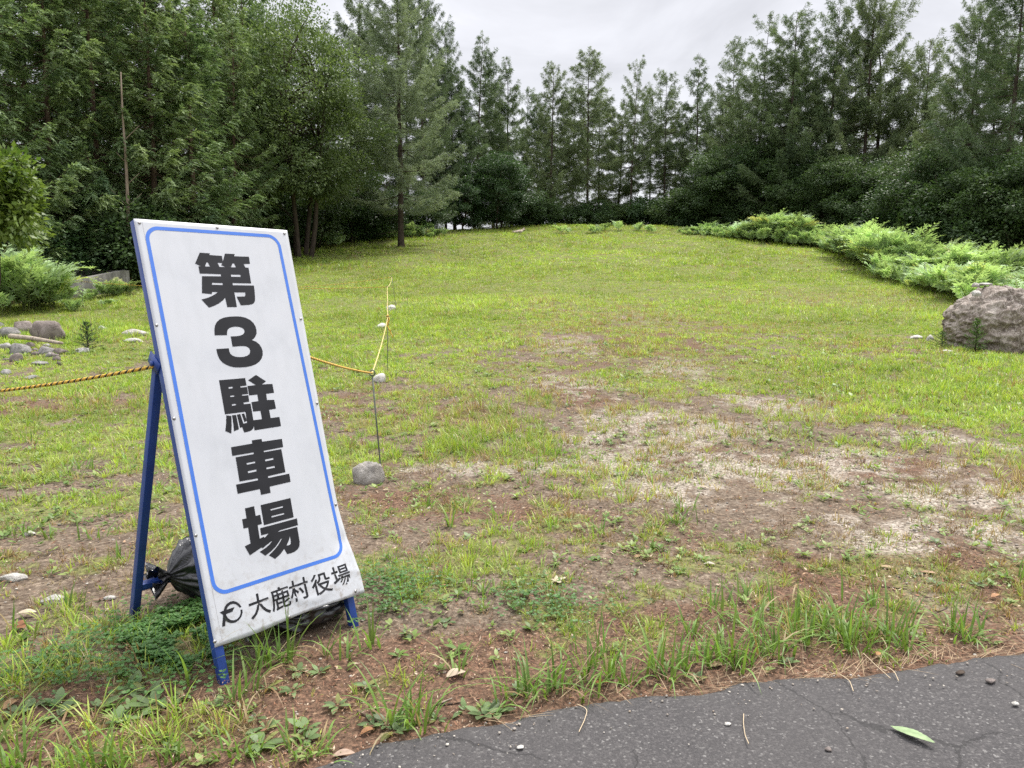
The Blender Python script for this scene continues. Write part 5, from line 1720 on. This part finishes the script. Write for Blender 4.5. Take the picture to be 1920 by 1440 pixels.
for a0 in range(3):
    s = np.linspace(0, 1, 8)[:, None]
    w.tube(kn + s * np.array([0.02 * (a0 - 1) + 0.03, -0.02, -0.10 - 0.09 * a0]) + np.array([0.02, 0, 0]) * np.sin(s * 6 + a0), 0.006, 5)
a = np.linspace(0, 12.5, 40)
w.tube(kn + np.stack([0.016 * np.cos(a), 0.016 * np.sin(a), -0.03 + 0.005 * a], -1), 0.006, 5)
o = w.build('rope_knot', M_YEL, None, smooth=True)
tag(o, 'yellow rope knot with dangling ends on the second stake', 'rope')


# ------------------------------------------------------------------ stones
def boulder_mat(name, dark, mid, light, scale):
    m = rock_mat(name, dark, mid, light, scale)
    nt = m.node_tree; b = nt.nodes['Principled BSDF']
    src = b.inputs['Base Color'].links[0].from_socket
    tc = nt.nodes.new('ShaderNodeTexCoord')
    wn = nt.nodes.new('ShaderNodeTexNoise'); wn.inputs['Scale'].default_value = 3.5; wn.inputs['Detail'].default_value = 5
    nt.links.new(tc.outputs['Object'], wn.inputs['Vector'])
    wv = nt.nodes.new('ShaderNodeVectorMath'); wv.operation = 'MULTIPLY_ADD'
    nt.links.new(wn.outputs['Color'], wv.inputs[0]); wv.inputs[1].default_value = (0.8, 0.8, 0.8); nt.links.new(tc.outputs['Object'], wv.inputs[2])
    vo = nt.nodes.new('ShaderNodeTexVoronoi'); vo.feature = 'DISTANCE_TO_EDGE'; vo.inputs['Scale'].default_value = 3.2
    nt.links.new(wv.outputs[0], vo.inputs['Vector'])
    crack = ramp(nt, vo.outputs['Distance'], [(0.0, (0.25, 0.23, 0.21)), (0.035, (1, 1, 1))])
    c = mixc(nt, 0.8, src, crack, 'MULTIPLY')
    # pale root marks and lichen flecks
    w2 = nt.nodes.new('ShaderNodeTexWave'); w2.inputs['Scale'].default_value = 4.0; w2.inputs['Distortion'].default_value = 16; w2.inputs['Detail'].default_value = 5; w2.inputs['Detail Scale'].default_value = 2.2
    nt.links.new(tc.outputs['Object'], w2.inputs['Vector'])
    c = mixc(nt, ramp(nt, w2.outputs['Fac'], [(0.80, (0, 0, 0)), (0.97, (0.55, 0.55, 0.55))]), c, (0.50, 0.45, 0.40))
    nt.links.new(c, b.inputs['Base Color'])
    return m


M_ROCK = rock_mat('grey river stone', (0.22, 0.20, 0.18), (0.38, 0.355, 0.32), (0.54, 0.51, 0.465), 9)
M_ROCKW = rock_mat('pale weathered stone', (0.33, 0.31, 0.28), (0.50, 0.48, 0.44), (0.66, 0.64, 0.60), 9)
M_ROCKP = rock_mat('purplish brown stone', (0.14, 0.115, 0.105), (0.26, 0.22, 0.20), (0.38, 0.34, 0.31), 7)
M_BOULDER = boulder_mat('rough earth stained boulder', (0.115, 0.090, 0.072), (0.30, 0.25, 0.21), (0.54, 0.48, 0.42), 3.2)
_NV = np.random.default_rng(5).normal(0, 1, (9, 3))


def stone(loc, size, label, mat, seed, group=None, rz=0.0, rough=0.17, sub=4, name='stone', flat_b=0.35, cat='stone'):
    V, F = ico(sub)
    rg = np.random.default_rng(seed)
    h = np.zeros(len(V))
    for k, f in enumerate((1.3, 2.1, 3.7, 6.1, 11.0, 19.0)):
        for j in range(3):
            d = unit(rg.normal(0, 1, 3))
            h += rough / (k * 0.9 + 1) ** 1.1 * np.sin(f * (V @ d) * 2 + rg.random() * 6.28) * 0.6
    # a few flat faces where it broke
    P = V * (1 + h)[:, None]
    for j in range(9):
        d = unit(rg.normal(0, 1, 3)); c = 0.66 + 0.24 * rg.random()
        over = np.maximum(P @ d - c, 0)
        P = P - over[:, None] * d * 0.85
    P = P * np.asarray(size)
    P[:, 2] = np.maximum(P[:, 2], -size[2] * flat_b)
    c, s = math.cos(rz), math.sin(rz)
    P = np.stack([P[:, 0] * c - P[:, 1] * s, P[:, 0] * s + P[:, 1] * c, P[:, 2]], -1)
    o = make(name, P, None, F, mat, smooth=True)
    o.location = loc
    return tag(o, label, cat, group)


def on_ground(px, py, wpx, hpx, label, mat, seed, group=None, deep=0.8, rz=0.0, **k):
    """stone whose foot stands at a surveyed ground point; sizes from its surveyed extent"""
    gp = ground(px, py)
    D = gp[1]
    rx, rz_ = wpx / FPX * D * 0.5, hpx / FPX * D * 0.5
    hz = rz_ * 1.45
    return stone((gp[0], gp[1] + rx * deep * 0.5, float(terrain(gp[0], gp[1])) + hz * 0.30), (rx, rx * deep, hz), label, mat, seed, group, rz, **k)


on_ground(694, 907, 64, 52, 'rounded grey stone at the foot of the nearest rope stake', M_ROCK, 3, 'stones by the rope stakes')
on_ground(712, 717, 26, 17, 'pale stone beside the second rope stake from the road', M_ROCKW, 4, 'stones by the rope stakes', sub=3)
on_ground(714, 617, 18, 11, 'flat white stone at the third rope stake', M_ROCKW, 6, 'stones by the rope stakes', sub=3)
on_ground(732, 583, 19, 12, 'white stone by the farthest rope stake', M_ROCKW, 7, 'stones by the rope stakes', sub=3)
GP = 'stones of the heap on the left'
M_ROCK0, M_ROCKP0 = M_ROCK, M_ROCKP
M_ROCK = rock_mat('grey heap stone', (0.10, 0.095, 0.09), (0.22, 0.21, 0.20), (0.40, 0.385, 0.365), 9)
M_ROCKP = rock_mat('brownish heap stone', (0.085, 0.07, 0.062), (0.18, 0.15, 0.135), (0.30, 0.26, 0.235), 7)
for px, py, wp, hp, lab, mt, sd in [
        (82, 640, 58, 42, 'largest purplish stone at the right end of the stone heap', M_ROCKP, 11), (38, 628, 44, 28, 'purplish stone behind the largest one in the heap', M_ROCKP, 12),
        (8, 636, 46, 26, 'rounded pale grey stone at the left border of the heap', M_ROCK, 13), (-6, 616, 24, 14, 'small stone on top of the heap at the left border', M_ROCK, 14),
        (33, 664, 42, 24, 'bluish grey oval stone in the middle front of the heap', M_ROCK, 15), (6, 656, 30, 16, 'dark grey stone left of the bluish oval one', M_ROCK, 16),
        (28, 678, 26, 20, 'dark squarish stone at the lower front of the heap', M_ROCKP, 17), (84, 664, 32, 16, 'pale flat stone at the right front of the heap', M_ROCK, 18),
        (112, 664, 26, 12, 'brown flat stone at the right tip of the heap', M_ROCKP, 19), (54, 652, 18, 12, 'little brown stone in the middle of the heap', M_ROCKP, 20),
        (70, 684, 34, 8, 'flat slab in the grass in front of the heap', M_ROCK, 21), (56, 710, 30, 6, 'flat stone sunk in the grass near the thick rope', M_ROCK, 22),
        (8, 702, 20, 9, 'small bluish stone at the left border below the heap', M_ROCK, 23)]:
    on_ground(px, py, wp, hp, lab, mt, sd, GP, sub=3)
for k_ in range(14):
    on_ground(random.uniform(-10, 118), random.uniform(640, 690), random.uniform(9, 20), random.uniform(5, 11), 'little stone among the bigger stones of the left heap', random.choice([M_ROCKP, M_ROCK, M_ROCKP]), 60 + k_, 'little stones of the heap on the left', sub=2)
M_ROCK, M_ROCKP = M_ROCK0, M_ROCKP0
on_ground(250, 630, 50, 14, 'long mossy grey stone lying in the grass left of the sign', M_ROCK, 30, None, 0.5, sub=3)
on_ground(248, 642, 44, 8, 'flat pale slab in the grass left of the sign', M_ROCKW, 31, None, 0.5, sub=3)
on_ground(190, 620, 18, 9, 'small white stone behind the seedling', M_ROCKW, 32, None, 0.7, sub=3)
on_ground(151, 661, 26, 10, 'small pale stone in front of the seedling', M_ROCKW, 33, None, 0.7, sub=3)
on_ground(18, 1090, 60, 14, 'flat pale slab half buried at the left border', M_ROCKW, 34, None, 0.6, flat_b=0.6)
on_ground(97, 1133, 46, 16, 'flat pale stone behind the left grass tuft', M_ROCKW, 35, None, 0.6, flat_b=0.6)
on_ground(52, 1005, 22, 10, 'small white stone in the thin grass at left', M_ROCKW, 36, None, 0.7, sub=3)
on_ground(204, 1126, 24, 8, 'small pale stone left of the rear leg of the stand', M_ROCKW, 37, None, 0.7, sub=3)
on_ground(1720, 636, 26, 8, 'pale split stone left of the boulder', M_ROCKW, 38, None, 0.5, sub=3)
on_ground(1744, 640, 14, 12, 'upright chip of pale stone left of the boulder', M_ROCKW, 39, None, 0.6, sub=3)
on_ground(1776, 662, 32, 7, 'narrow white slab in front of the boulder', M_ROCKW, 40, None, 0.35, sub=3)
on_ground(1855, 666, 26, 6, 'grey slab in the grass at the foot of the boulder', M_ROCK, 41, None, 0.5, sub=3)
on_ground(0, 575, 64, 60, 'dark mossy boulder in the bracken at the left border', M_ROCKP, 42, None, 0.8, sub=4, cat='boulder', name='boulder')


def boulder():
    gp = ground(1880, 663)
    D = gp[1]
    V, F = ico(6)
    rg = np.random.default_rng(77)
    P = V.copy()
    # blunt left end, long sloping back
    P = np.sign(P) * np.abs(P) ** np.array([1.0, 1.0, 1.0])
    h = np.zeros(len(V))
    for k, f in enumerate((1.1, 1.9, 3.1, 5.3, 9.0, 16.0, 28.0)):
        for j in range(4):
            d = unit(rg.normal(0, 1, 3) * np.array([1, 1, 1.6]))
            h += 0.030 / (k * 0.42 + 1) * np.sin(f * (V @ d) * 2 + rg.random() * 6.28 + 1.5 * np.sin(f * V[:, 0]))
    # clefts
    for k in range(5):
        d = unit(rg.normal(0, 1, 3)); o_ = rg.uniform(-0.5, 0.5)
        h -= 0.05 * np.exp(-(((V @ d) - o_ + 0.08 * np.sin(9 * V[:, 0] + 5 * V[:, 2])) / 0.03) ** 2)
    P = P * (1 + h)[:, None]
    sc = np.array([1.04, 0.9, 0.96]) * D / 14.0
    P = P * sc
    P[:, 2] *= 1.06 - 0.10 * np.clip(P[:, 0] / sc[0], 0, 1) - 0.42 * np.clip((-P[:, 0] / sc[0] - 0.30) / 0.7, 0, 1) ** 1.3
    P[:, 2] = np.maximum(P[:, 2], -0.5)
    o = make('boulder', P, None, F, M_BOULDER, smooth=True)
    L = at_depth(1794, 600, D + 0.5)
    o.location = (L[0] + sc[0] * 0.98, gp[1] + 0.75, float(terrain(L[0] + 1, gp[1])) + 0.36 * D / 14)
    tag(o, 'big rough brown boulder with a rounded top at the right border', 'boulder')
    top = o.location
    zt = P[np.abs(P[:, 0] + 0.7 * sc[0]) < 0.5][:, 2].max()
    for dx, s, lab, sd in ((-0.66, (0.10, 0.045, 0.075), 'leaf shaped pale stone leaning on top of the boulder', 51), (-0.50, (0.065, 0.06, 0.05), 'small dark stone on top of the boulder', 52),
                           (-0.32, (0.12, 0.08, 0.04), 'flat whitish stone on top of the boulder', 53)):
        near = (np.abs(P[:, 0] - dx * sc[0]) < 0.12) & (np.abs(P[:, 1]) < 0.25)
        zz = P[near][:, 2].max()
        ypos = 0.0
        if sd == 51:
            nr = (np.abs(P[:, 0] - dx * sc[0]) < 0.12) & (P[:, 1] < -0.15) & (P[:, 1] > -0.4); zz = P[nr][:, 2].max() - 0.02; ypos = -0.28
        stone((top[0] + dx * sc[0], top[1] + ypos, top[2] + zz + s[2] * 0.3), s, lab, M_ROCKW if sd != 52 else M_ROCK, sd, 'stones on the boulder', 0.3, sub=3)
    return o


boulder()


# ------------------------------------------------------------------ concrete trough on the left
def conc_mat():
    m, nt, b = mat_new('stained concrete')
    tc = nt.nodes.new('ShaderNodeTexCoord')
    mp = nt.nodes.new('ShaderNodeMapping'); mp.inputs['Scale'].default_value = (2.2, 2.2, 0.8)
    nt.links.new(tc.outputs['Object'], mp.inputs['Vector'])
    c = ramp(nt, noise(nt, 2.5, 6, 0.65, mp.outputs[0]), [(0.3, (0.09, 0.088, 0.075)), (0.55, (0.21, 0.20, 0.18)), (0.75, (0.31, 0.30, 0.275))])
    nt.links.new(c, b.inputs['Base Color'])
    b.inputs['Roughness'].default_value = 0.9
    bump(nt, b, noise(nt, 40, 5, 0.7), 0.4, 0.01)
    return m


def trough():
    M = conc_mat()
    A = ground(108, 566); B = ground(224, 556)
    B = at_depth(238, 554, A[1] + 2.2); B[2] = float(terrain(B[0], B[1]))
    d = (B - A); d[2] = 0; L = np.linalg.norm(d); d /= L
    nrm = np.array([-d[1], d[0], 0])
    base = A.copy(); base[2] -= 0.15
    e = empty('concrete_trough', base, 'weathered open concrete trough among the ferns left of the sign', 'trough')
    z0 = 0.0
    topA, topB = at_depth(100, 530, A[1])[2] - base[2], at_depth(238, 506, B[1])[2] - base[2]
    D_, t = 1.15, 0.14

    def wallp(a, b, ta, tb, nv, name):
        """a wall with its own top line, thickness t along nv"""
        P = [a, b, b + nv * t, a + nv * t]
        V = [np.array([*p[:2], z0]) for p in P] + [np.array([a[0], a[1], ta]), np.array([b[0], b[1], tb]), np.array([b[0] + nv[0] * t, b[1] + nv[1] * t, tb]), np.array([a[0] + nv[0] * t, a[1] + nv[1] * t, ta])]
        q = [(3, 2, 1, 0), (4, 5, 6, 7), (0, 1, 5, 4), (1, 2, 6, 5), (2, 3, 7, 6), (3, 0, 4, 7)]
        w = MB(); w.add(V, q); w.build(name, M, e, bevel=0.012)
    a, b = np.zeros(3), d * L
    wallp(a, b, topA, topB, nrm, 'wall')
    wallp(b + d * 0.003, b + d * 0.003 + nrm * D_, topB - 0.012, topB - 0.012, d, 'wall')
    wallp(a + nrm * D_, b + nrm * D_, topB - 0.03, topB + 0.02, -nrm, 'wall')
    wallp(a + nrm * (t + .003), a + nrm * (D_ - t - .003), topA, topA, d, 'wall')
    w = MB(); w.add([np.array([*(p[:2]), 0.12]) for p in (nrm * 0.15 + d * .15, d * (L - .01) + nrm * 0.15, d * (L - .01) + nrm * (D_ - .15), nrm * (D_ - .15) + d * .15)], [(0, 1, 2, 3)])
    w.build('floor', M, e)


trough()


# ------------------------------------------------------------------ small conifers, stump, logs, sticks
def seedling(px, py, h, label, seed, bright=False, wide=0.45):
    gp = ground(px, py)
    rg = np.random.default_rng(seed)
    e = empty('young_conifer', gp, label, 'young conifer')
    w = MB(); w.tube([[0, 0, -0.03], [0.01, 0, h * 0.5], [0, 0, h]], [0.012 * h / .5, 0.008 * h / .5, 0.002], 6); 
    P, D, L, T = [], [], [], []
    for k in range(int(26)):
        t = k / 26; z = h * (0.08 + 0.9 * t); r = h * wide * (1 - t) ** 0.8 * (0.7 + 0.4 * rg.random()) + 0.01; az = k * 2.4
        d = np.array([math.cos(az), math.sin(az), 0.25 + 0.4 * t])
        w.tube([[0, 0, z], np.array([0, 0, z]) + d * r], [0.004, 0.0015], 4, cap=False)
        for j in range(46):
            u = rg.random()
            P.append(np.array([0, 0, z]) + d * r * u); sd = rg.normal(0, 1, 3); D.append(d * 0.5 + sd * 0.45 + np.array([0, 0, 0.1])); L.append(0.10 * h * (0.6 + 0.5 * rg.random()) * (1.1 - 0.5 * u)); T.append(rg.random())
    P, D, L, T = np.array(P), unit(np.array(D)), np.array(L), np.array(T)[:, None]
    w.build('stem', M_BARK_LARCH, e)
    V, q, t, c = rhombs(P, D, rg.normal(0, 1, P.shape) + np.array([0, 0, 1.]), L, L * 0.22, T)
    make('needles', V, q, t, M_SEED_B if bright else M_SEED, e, col=np.concatenate([c, c, c], 1))


M_SEED = leaf_mat('dark conifer needles', (0.025, 0.055, 0.022), (0.075, 0.125, 0.05), 0.2)
M_SEED_B = leaf_mat('fresh conifer needles', (0.06, 0.12, 0.03), (0.15, 0.23, 0.06), 0.3)
seedling(165, 660, 0.48, 'small dark conifer seedling in the grass right of the stone heap', 1, wide=0.6)
seedling(1828, 662, 0.56, 'small fresh green conifer growing in front of the boulder', 2, True, 0.42)
seedling(1684, 478, 1.9, 'young conifer sticking out of the bracken on the right', 3, True, 0.28)
seedling(1765, 655, 0.30, 'low green conifer seedling at the left foot of the boulder', 4, True, 0.9)

gp = ground(712, 440)
w = MB(); w.tube([[0, 0, -0.2], [0, 0, 0.15], [0.02, 0, 0.75]], [0.34, 0.27, 0.24], 14)
o = w.build('tree_stump', M_BARK_CYP, None, smooth=False); o.location = gp; tag(o, 'brown tree stump left of the trunk of the big pale larch', 'stump')

M_STICK = bark_mat('bleached wood', (0.20, 0.16, 0.12), (0.45, 0.39, 0.32))


def stick(pts, rad, label, name='stick', cat='stick', mat=None, group=None, lift=0.0):
    G = np.array([ground(*p) for p in pts]); G[:, 2] += rad * 0.8 + lift
    w = MB(); n = len(G)
    s = np.linspace(0, n - 1, 4 * n); Q = np.stack([np.interp(s, np.arange(n), G[:, k]) for k in range(3)], -1)
    Q[:, 2] = np.maximum(Q[:, 2], terrain(Q[:, 0], Q[:, 1]) + rad * 0.8)
    b = Q[0].copy()
    w.tube(Q - b, rad * np.linspace(1, 0.5, len(Q)), 7)
    o = w.build(name, mat or M_STICK, None, smooth=True); o.location = b
    return tag(o, label, cat, group)


stick([(20, 648), (60, 652), (100, 660), (118, 662)], 0.045, 'bleached driftwood stick lying across the stone heap', 'driftwood', 'driftwood', lift=0.12)
stick([(1555, 1062), (1557, 1042)], 0.006, 'short white stick standing out on the bare soil right of the middle', lift=0.004)
GLG = 'cut logs at the far edge of the field'
for a, b, lab in (((962, 438), (976, 436), 'short pale cut log, left of the little pile at the field top'), ((968, 437), (984, 433), 'pale cut log in the middle of the little pile at the field top'), ((976, 438), (983, 430), 'pale cut log leaning at the right of the little pile')):
    stick([a, b], 0.09, lab, 'log', 'log', group=GLG)
stick([(668, 1312), (680, 1320)], 0.007, 'stubby brown twig between the plantains near the road', mat=M_BARK_CYP)
stick([(672, 1337), (706, 1356)], 0.006, 'longer brown twig just above the road edge', mat=M_BARK_CYP)
stick([(816, 1325), (848, 1312)], 0.004, 'thin pale twig on the litter left of the tall verge grass')
stick([(820, 1327), (870, 1318)], 0.003, 'thin dark twig on the litter left of the tall verge grass', mat=M_BARK_LARCH)
stick([(1738, 1160), (1777, 1142)], 0.004, 'dark twig on the brown litter right of the verge grass', mat=M_BARK_LARCH)
stick([(1625, 1100), (1700, 1107)], 0.004, 'thin dark branch on the brown soil at right', mat=M_BARK_LARCH)
stick([(1825, 1055), (1880, 1065)], 0.003, 'thin dark branch on the brown soil near the right border', mat=M_BARK_LARCH)


# ------------------------------------------------------------------ fallen leaves and chips
def leaf_obj(px, py, length, width, az, label, color, lobes=0, curl=0.25, teeth=0, z=0.012, spread=None, group='fallen leaves', roll=0.0):
    gp = ground(px, py)
    if verge(gp[0], gp[1]) < 0: gp[2] = 0.026
    if verge(gp[0], gp[1]) > 0:
        color = tuple(k * 0.58 for k in color); length, width, curl, z = length * 0.78, width * 0.72, curl * 0.55, z * 0.7
    N = 22
    s = np.linspace(0, 1, N)
    if lobes:
        a = np.linspace(0, 2 * np.pi, 90, endpoint=False)
        r = 0.42 + 0.58 * np.abs(np.cos(a * lobes / 2.0)) ** 2.2
        r = r * (0.75 + 0.25 * np.cos(a))
        P = np.stack([r * np.cos(a) * length * 0.6, r * np.sin(a) * width * 0.75, 0 * a], -1)
        P[:, 2] = curl * 0.25 * length * (np.sin(a * 2.5) * r ** 2 + 0.5 * r ** 2)
        V = np.vstack([[0, 0, 0.1 * curl * length], P]); t = [(0, 1 + i, 1 + (i + 1) % 90) for i in range(90)]
        q = None
    else:
        wd = width * 0.5 * np.sin(np.pi * s ** 0.85) ** 0.8
        if teeth: wd = wd * (1 + 0.16 * ((s * teeth) % 1.0))
        wd = wd + 0.0008
        zc = curl * length * (np.sin(np.pi * s) * 0.5)
        rows = [np.stack([s * length - length / 2 + (0.06 * length * f * f if teeth else 0), f * wd, zc * (1 - 0.9 * roll * f * f) + abs(f) * wd * (curl * 1.1)], -1) for f in (-1, -0.5, 0, 0.5, 1)]
        V = np.concatenate(rows)
        q = np.concatenate([np.stack([k * N + np.arange(N - 1), k * N + np.arange(1, N), (k + 1) * N + np.arange(1, N), (k + 1) * N + np.arange(N - 1)], -1) for k in range(4)])
        t = None
    m = simple_mat('fallen leaf', color, 0.7, var=0.25, scale=45, spec=0.25)
    o = make('leaf', V, q, t, m, smooth=True)
    o.location = (gp[0], gp[1], gp[2] + z); o.rotation_euler = (roll * 0.4, -0.08, az)
    return tag(o, label, 'leaf', group)


leaf_obj(1706, 1396, 0.122, 0.036, -0.92, 'fresh green toothed leaf lying on the asphalt', (0.20, 0.27, 0.14), teeth=9, curl=0.06, z=0.006)
leaf_obj(1042, 1094, 0.10, 0.10, 0.2, 'pale cream curled leaf with pointed lobes on the soil in the middle', (0.62, 0.54, 0.38), lobes=5, curl=0.6, z=0.02)
leaf_obj(38, 1185, 0.10, 0.06, -0.5, 'reddish brown curled leaf at the left border', (0.30, 0.13, 0.06), curl=0.5, z=0.03, roll=0.8)
leaf_obj(50, 1160, 0.10, 0.05, 0.1, 'cream dry leaf above the reddish brown one at left', (0.62, 0.52, 0.38), curl=0.3, z=0.03)
leaf_obj(22, 1330, 0.07, 0.045, 1.3, 'tan leaf standing in the plantains at the lower left', (0.36, 0.22, 0.11), curl=0.4, z=0.02)
leaf_obj(1342, 1250, 0.07, 0.045, 0.3, 'broad tan leaf under the verge grass near the road', (0.52, 0.38, 0.22), curl=0.2, z=0.008)
leaf_obj(1646, 1232, 0.035, 0.026, 0.9, 'small orange leaf on the straw by the road', (0.55, 0.30, 0.13), curl=0.1, z=0.02)
leaf_obj(1582, 1228, 0.024, 0.016, 0.2, 'tiny orange leaf on the straw by the road', (0.55, 0.28, 0.12), curl=0.1, z=0.02)
leaf_obj(1128, 1286, 0.065, 0.028, 0.0, 'orange brown leaf at the foot of the verge tufts', (0.42, 0.18, 0.07), curl=0.3, z=0.014)
leaf_obj(1330, 1062, 0.07, 0.035, -0.3, 'crumpled whitish leaf on the bare soil in the middle', (0.60, 0.54, 0.44), curl=0.4, z=0.015)
leaf_obj(1195, 1046, 0.05, 0.04, 0.5, 'tan leaf on the brown soil in the middle', (0.50, 0.32, 0.18), curl=0.2, z=0.01)
leaf_obj(1665, 1068, 0.09, 0.04, -0.7, 'long tan leaf on the brown soil at right', (0.50, 0.36, 0.21), curl=0.2, z=0.012)
leaf_obj(1742, 1078, 0.09, 0.04, -0.6, 'second long tan leaf, to the right on the brown soil', (0.48, 0.31, 0.19), curl=0.2, z=0.012)
leaf_obj(1318, 917, 0.10, 0.05, -0.4, 'tan leaf on the gravel patch', (0.55, 0.45, 0.32), curl=0.3, z=0.015)
leaf_obj(1866, 1122, 0.07, 0.03, 0.5, 'orange leaf on the litter near the right border', (0.48, 0.25, 0.12), curl=0.3, z=0.014)
leaf_obj(855, 1270, 0.09, 0.06, 0.4, 'pale dry leaf lying left of the tall verge grass', (0.58, 0.47, 0.34), curl=0.35, z=0.015)
leaf_obj(690, 1378, 0.06, 0.03, 0.5, 'curled orange brown leaf at the road edge', (0.40, 0.20, 0.09), curl=0.5, z=0.012)
leaf_obj(645, 1421, 0.08, 0.04, 0.1, 'crumpled pale leaf at the road edge near the lower border', (0.50, 0.36, 0.27), curl=0.3, z=0.012)
leaf_obj(240, 1195, 0.06, 0.03, 0.9, 'tan leaf on the clover under the stand', (0.42, 0.31, 0.17), curl=0.2, z=0.04)
GC = 'loose bits on the asphalt'
for px, py, s, c, lab in ((1800, 1273, (0.020, 0.011, 0.008), M_BARK_LARCH, 'dark wood bit on the asphalt near the right border'), (1856, 1289, (0.020, 0.014, 0.009), M_ROCKP, 'brown stone chip on the asphalt near the right border'),
                          (1903, 1333, (0.015, 0.009, 0.006), M_ROCKW, 'white stone chip on the asphalt at the right border'), (1552, 1419, (0.012, 0.009, 0.007), M_ROCKP, 'tan stone chip on the asphalt at the lower border'),
                          (976, 1415, (0.012, 0.009, 0.005), M_ROCKW, 'white stone chip on the asphalt left of the middle'), (1364, 1371, (0.013, 0.009, 0.005), M_ROCKW, 'white stone chip on the asphalt in the middle')):
    x, y = flat(px, py)
    stone((x, y, 0.024), s, lab, c, hash(lab) % 97 if False else len(lab), GC, 0.4, sub=2, cat='chip')


def straw(pts, label):
    Q = np.array([[*flat(*p), 0.026] for p in pts])
    n = len(Q); s = np.linspace(0, n - 1, 24)
    C = np.stack([np.interp(s, np.arange(n), Q[:, k]) for k in range(3)], -1)
    C = np.array([C[max(0, i - 2):i + 3].mean(0) for i in range(len(C))])
    C[:, 2] += 0.004 * np.abs(np.sin(s * 1.7))
    w = MB(); b = C[0].copy(); w.tube(C - b, 0.0014, 5)
    o = w.build('straw', simple_mat('dry straw', (0.48, 0.38, 0.25), 0.7), None, smooth=True); o.location = b
    tag(o, label, 'straw', 'dry straws on the asphalt')


straw([(1078, 1333), (1102, 1347), (1094, 1370), (1084, 1393)], 'bent dry straw reaching onto the asphalt left of the middle')
straw([(1394, 1350), (1393, 1375), (1397, 1397), (1404, 1415)], 'curved dry straw lying alone on the asphalt right of the middle')
straw([(1615, 1235), (1640, 1262), (1672, 1288)], 'long dry straw crossing the road edge at right')
straw([(1570, 1275), (1592, 1292), (1600, 1312)], 'curved dry straw hanging onto the asphalt at right')
straw([(1660, 1262), (1676, 1275), (1685, 1292)], 'short dry straw beside the long one at the road edge')

# prototypes that were never planted must not stay behind
for k, p in PROTO.items():
    if k not in USED:
        for ch in list(p.children): bpy.data.objects.remove(ch)
        bpy.data.objects.remove(p)
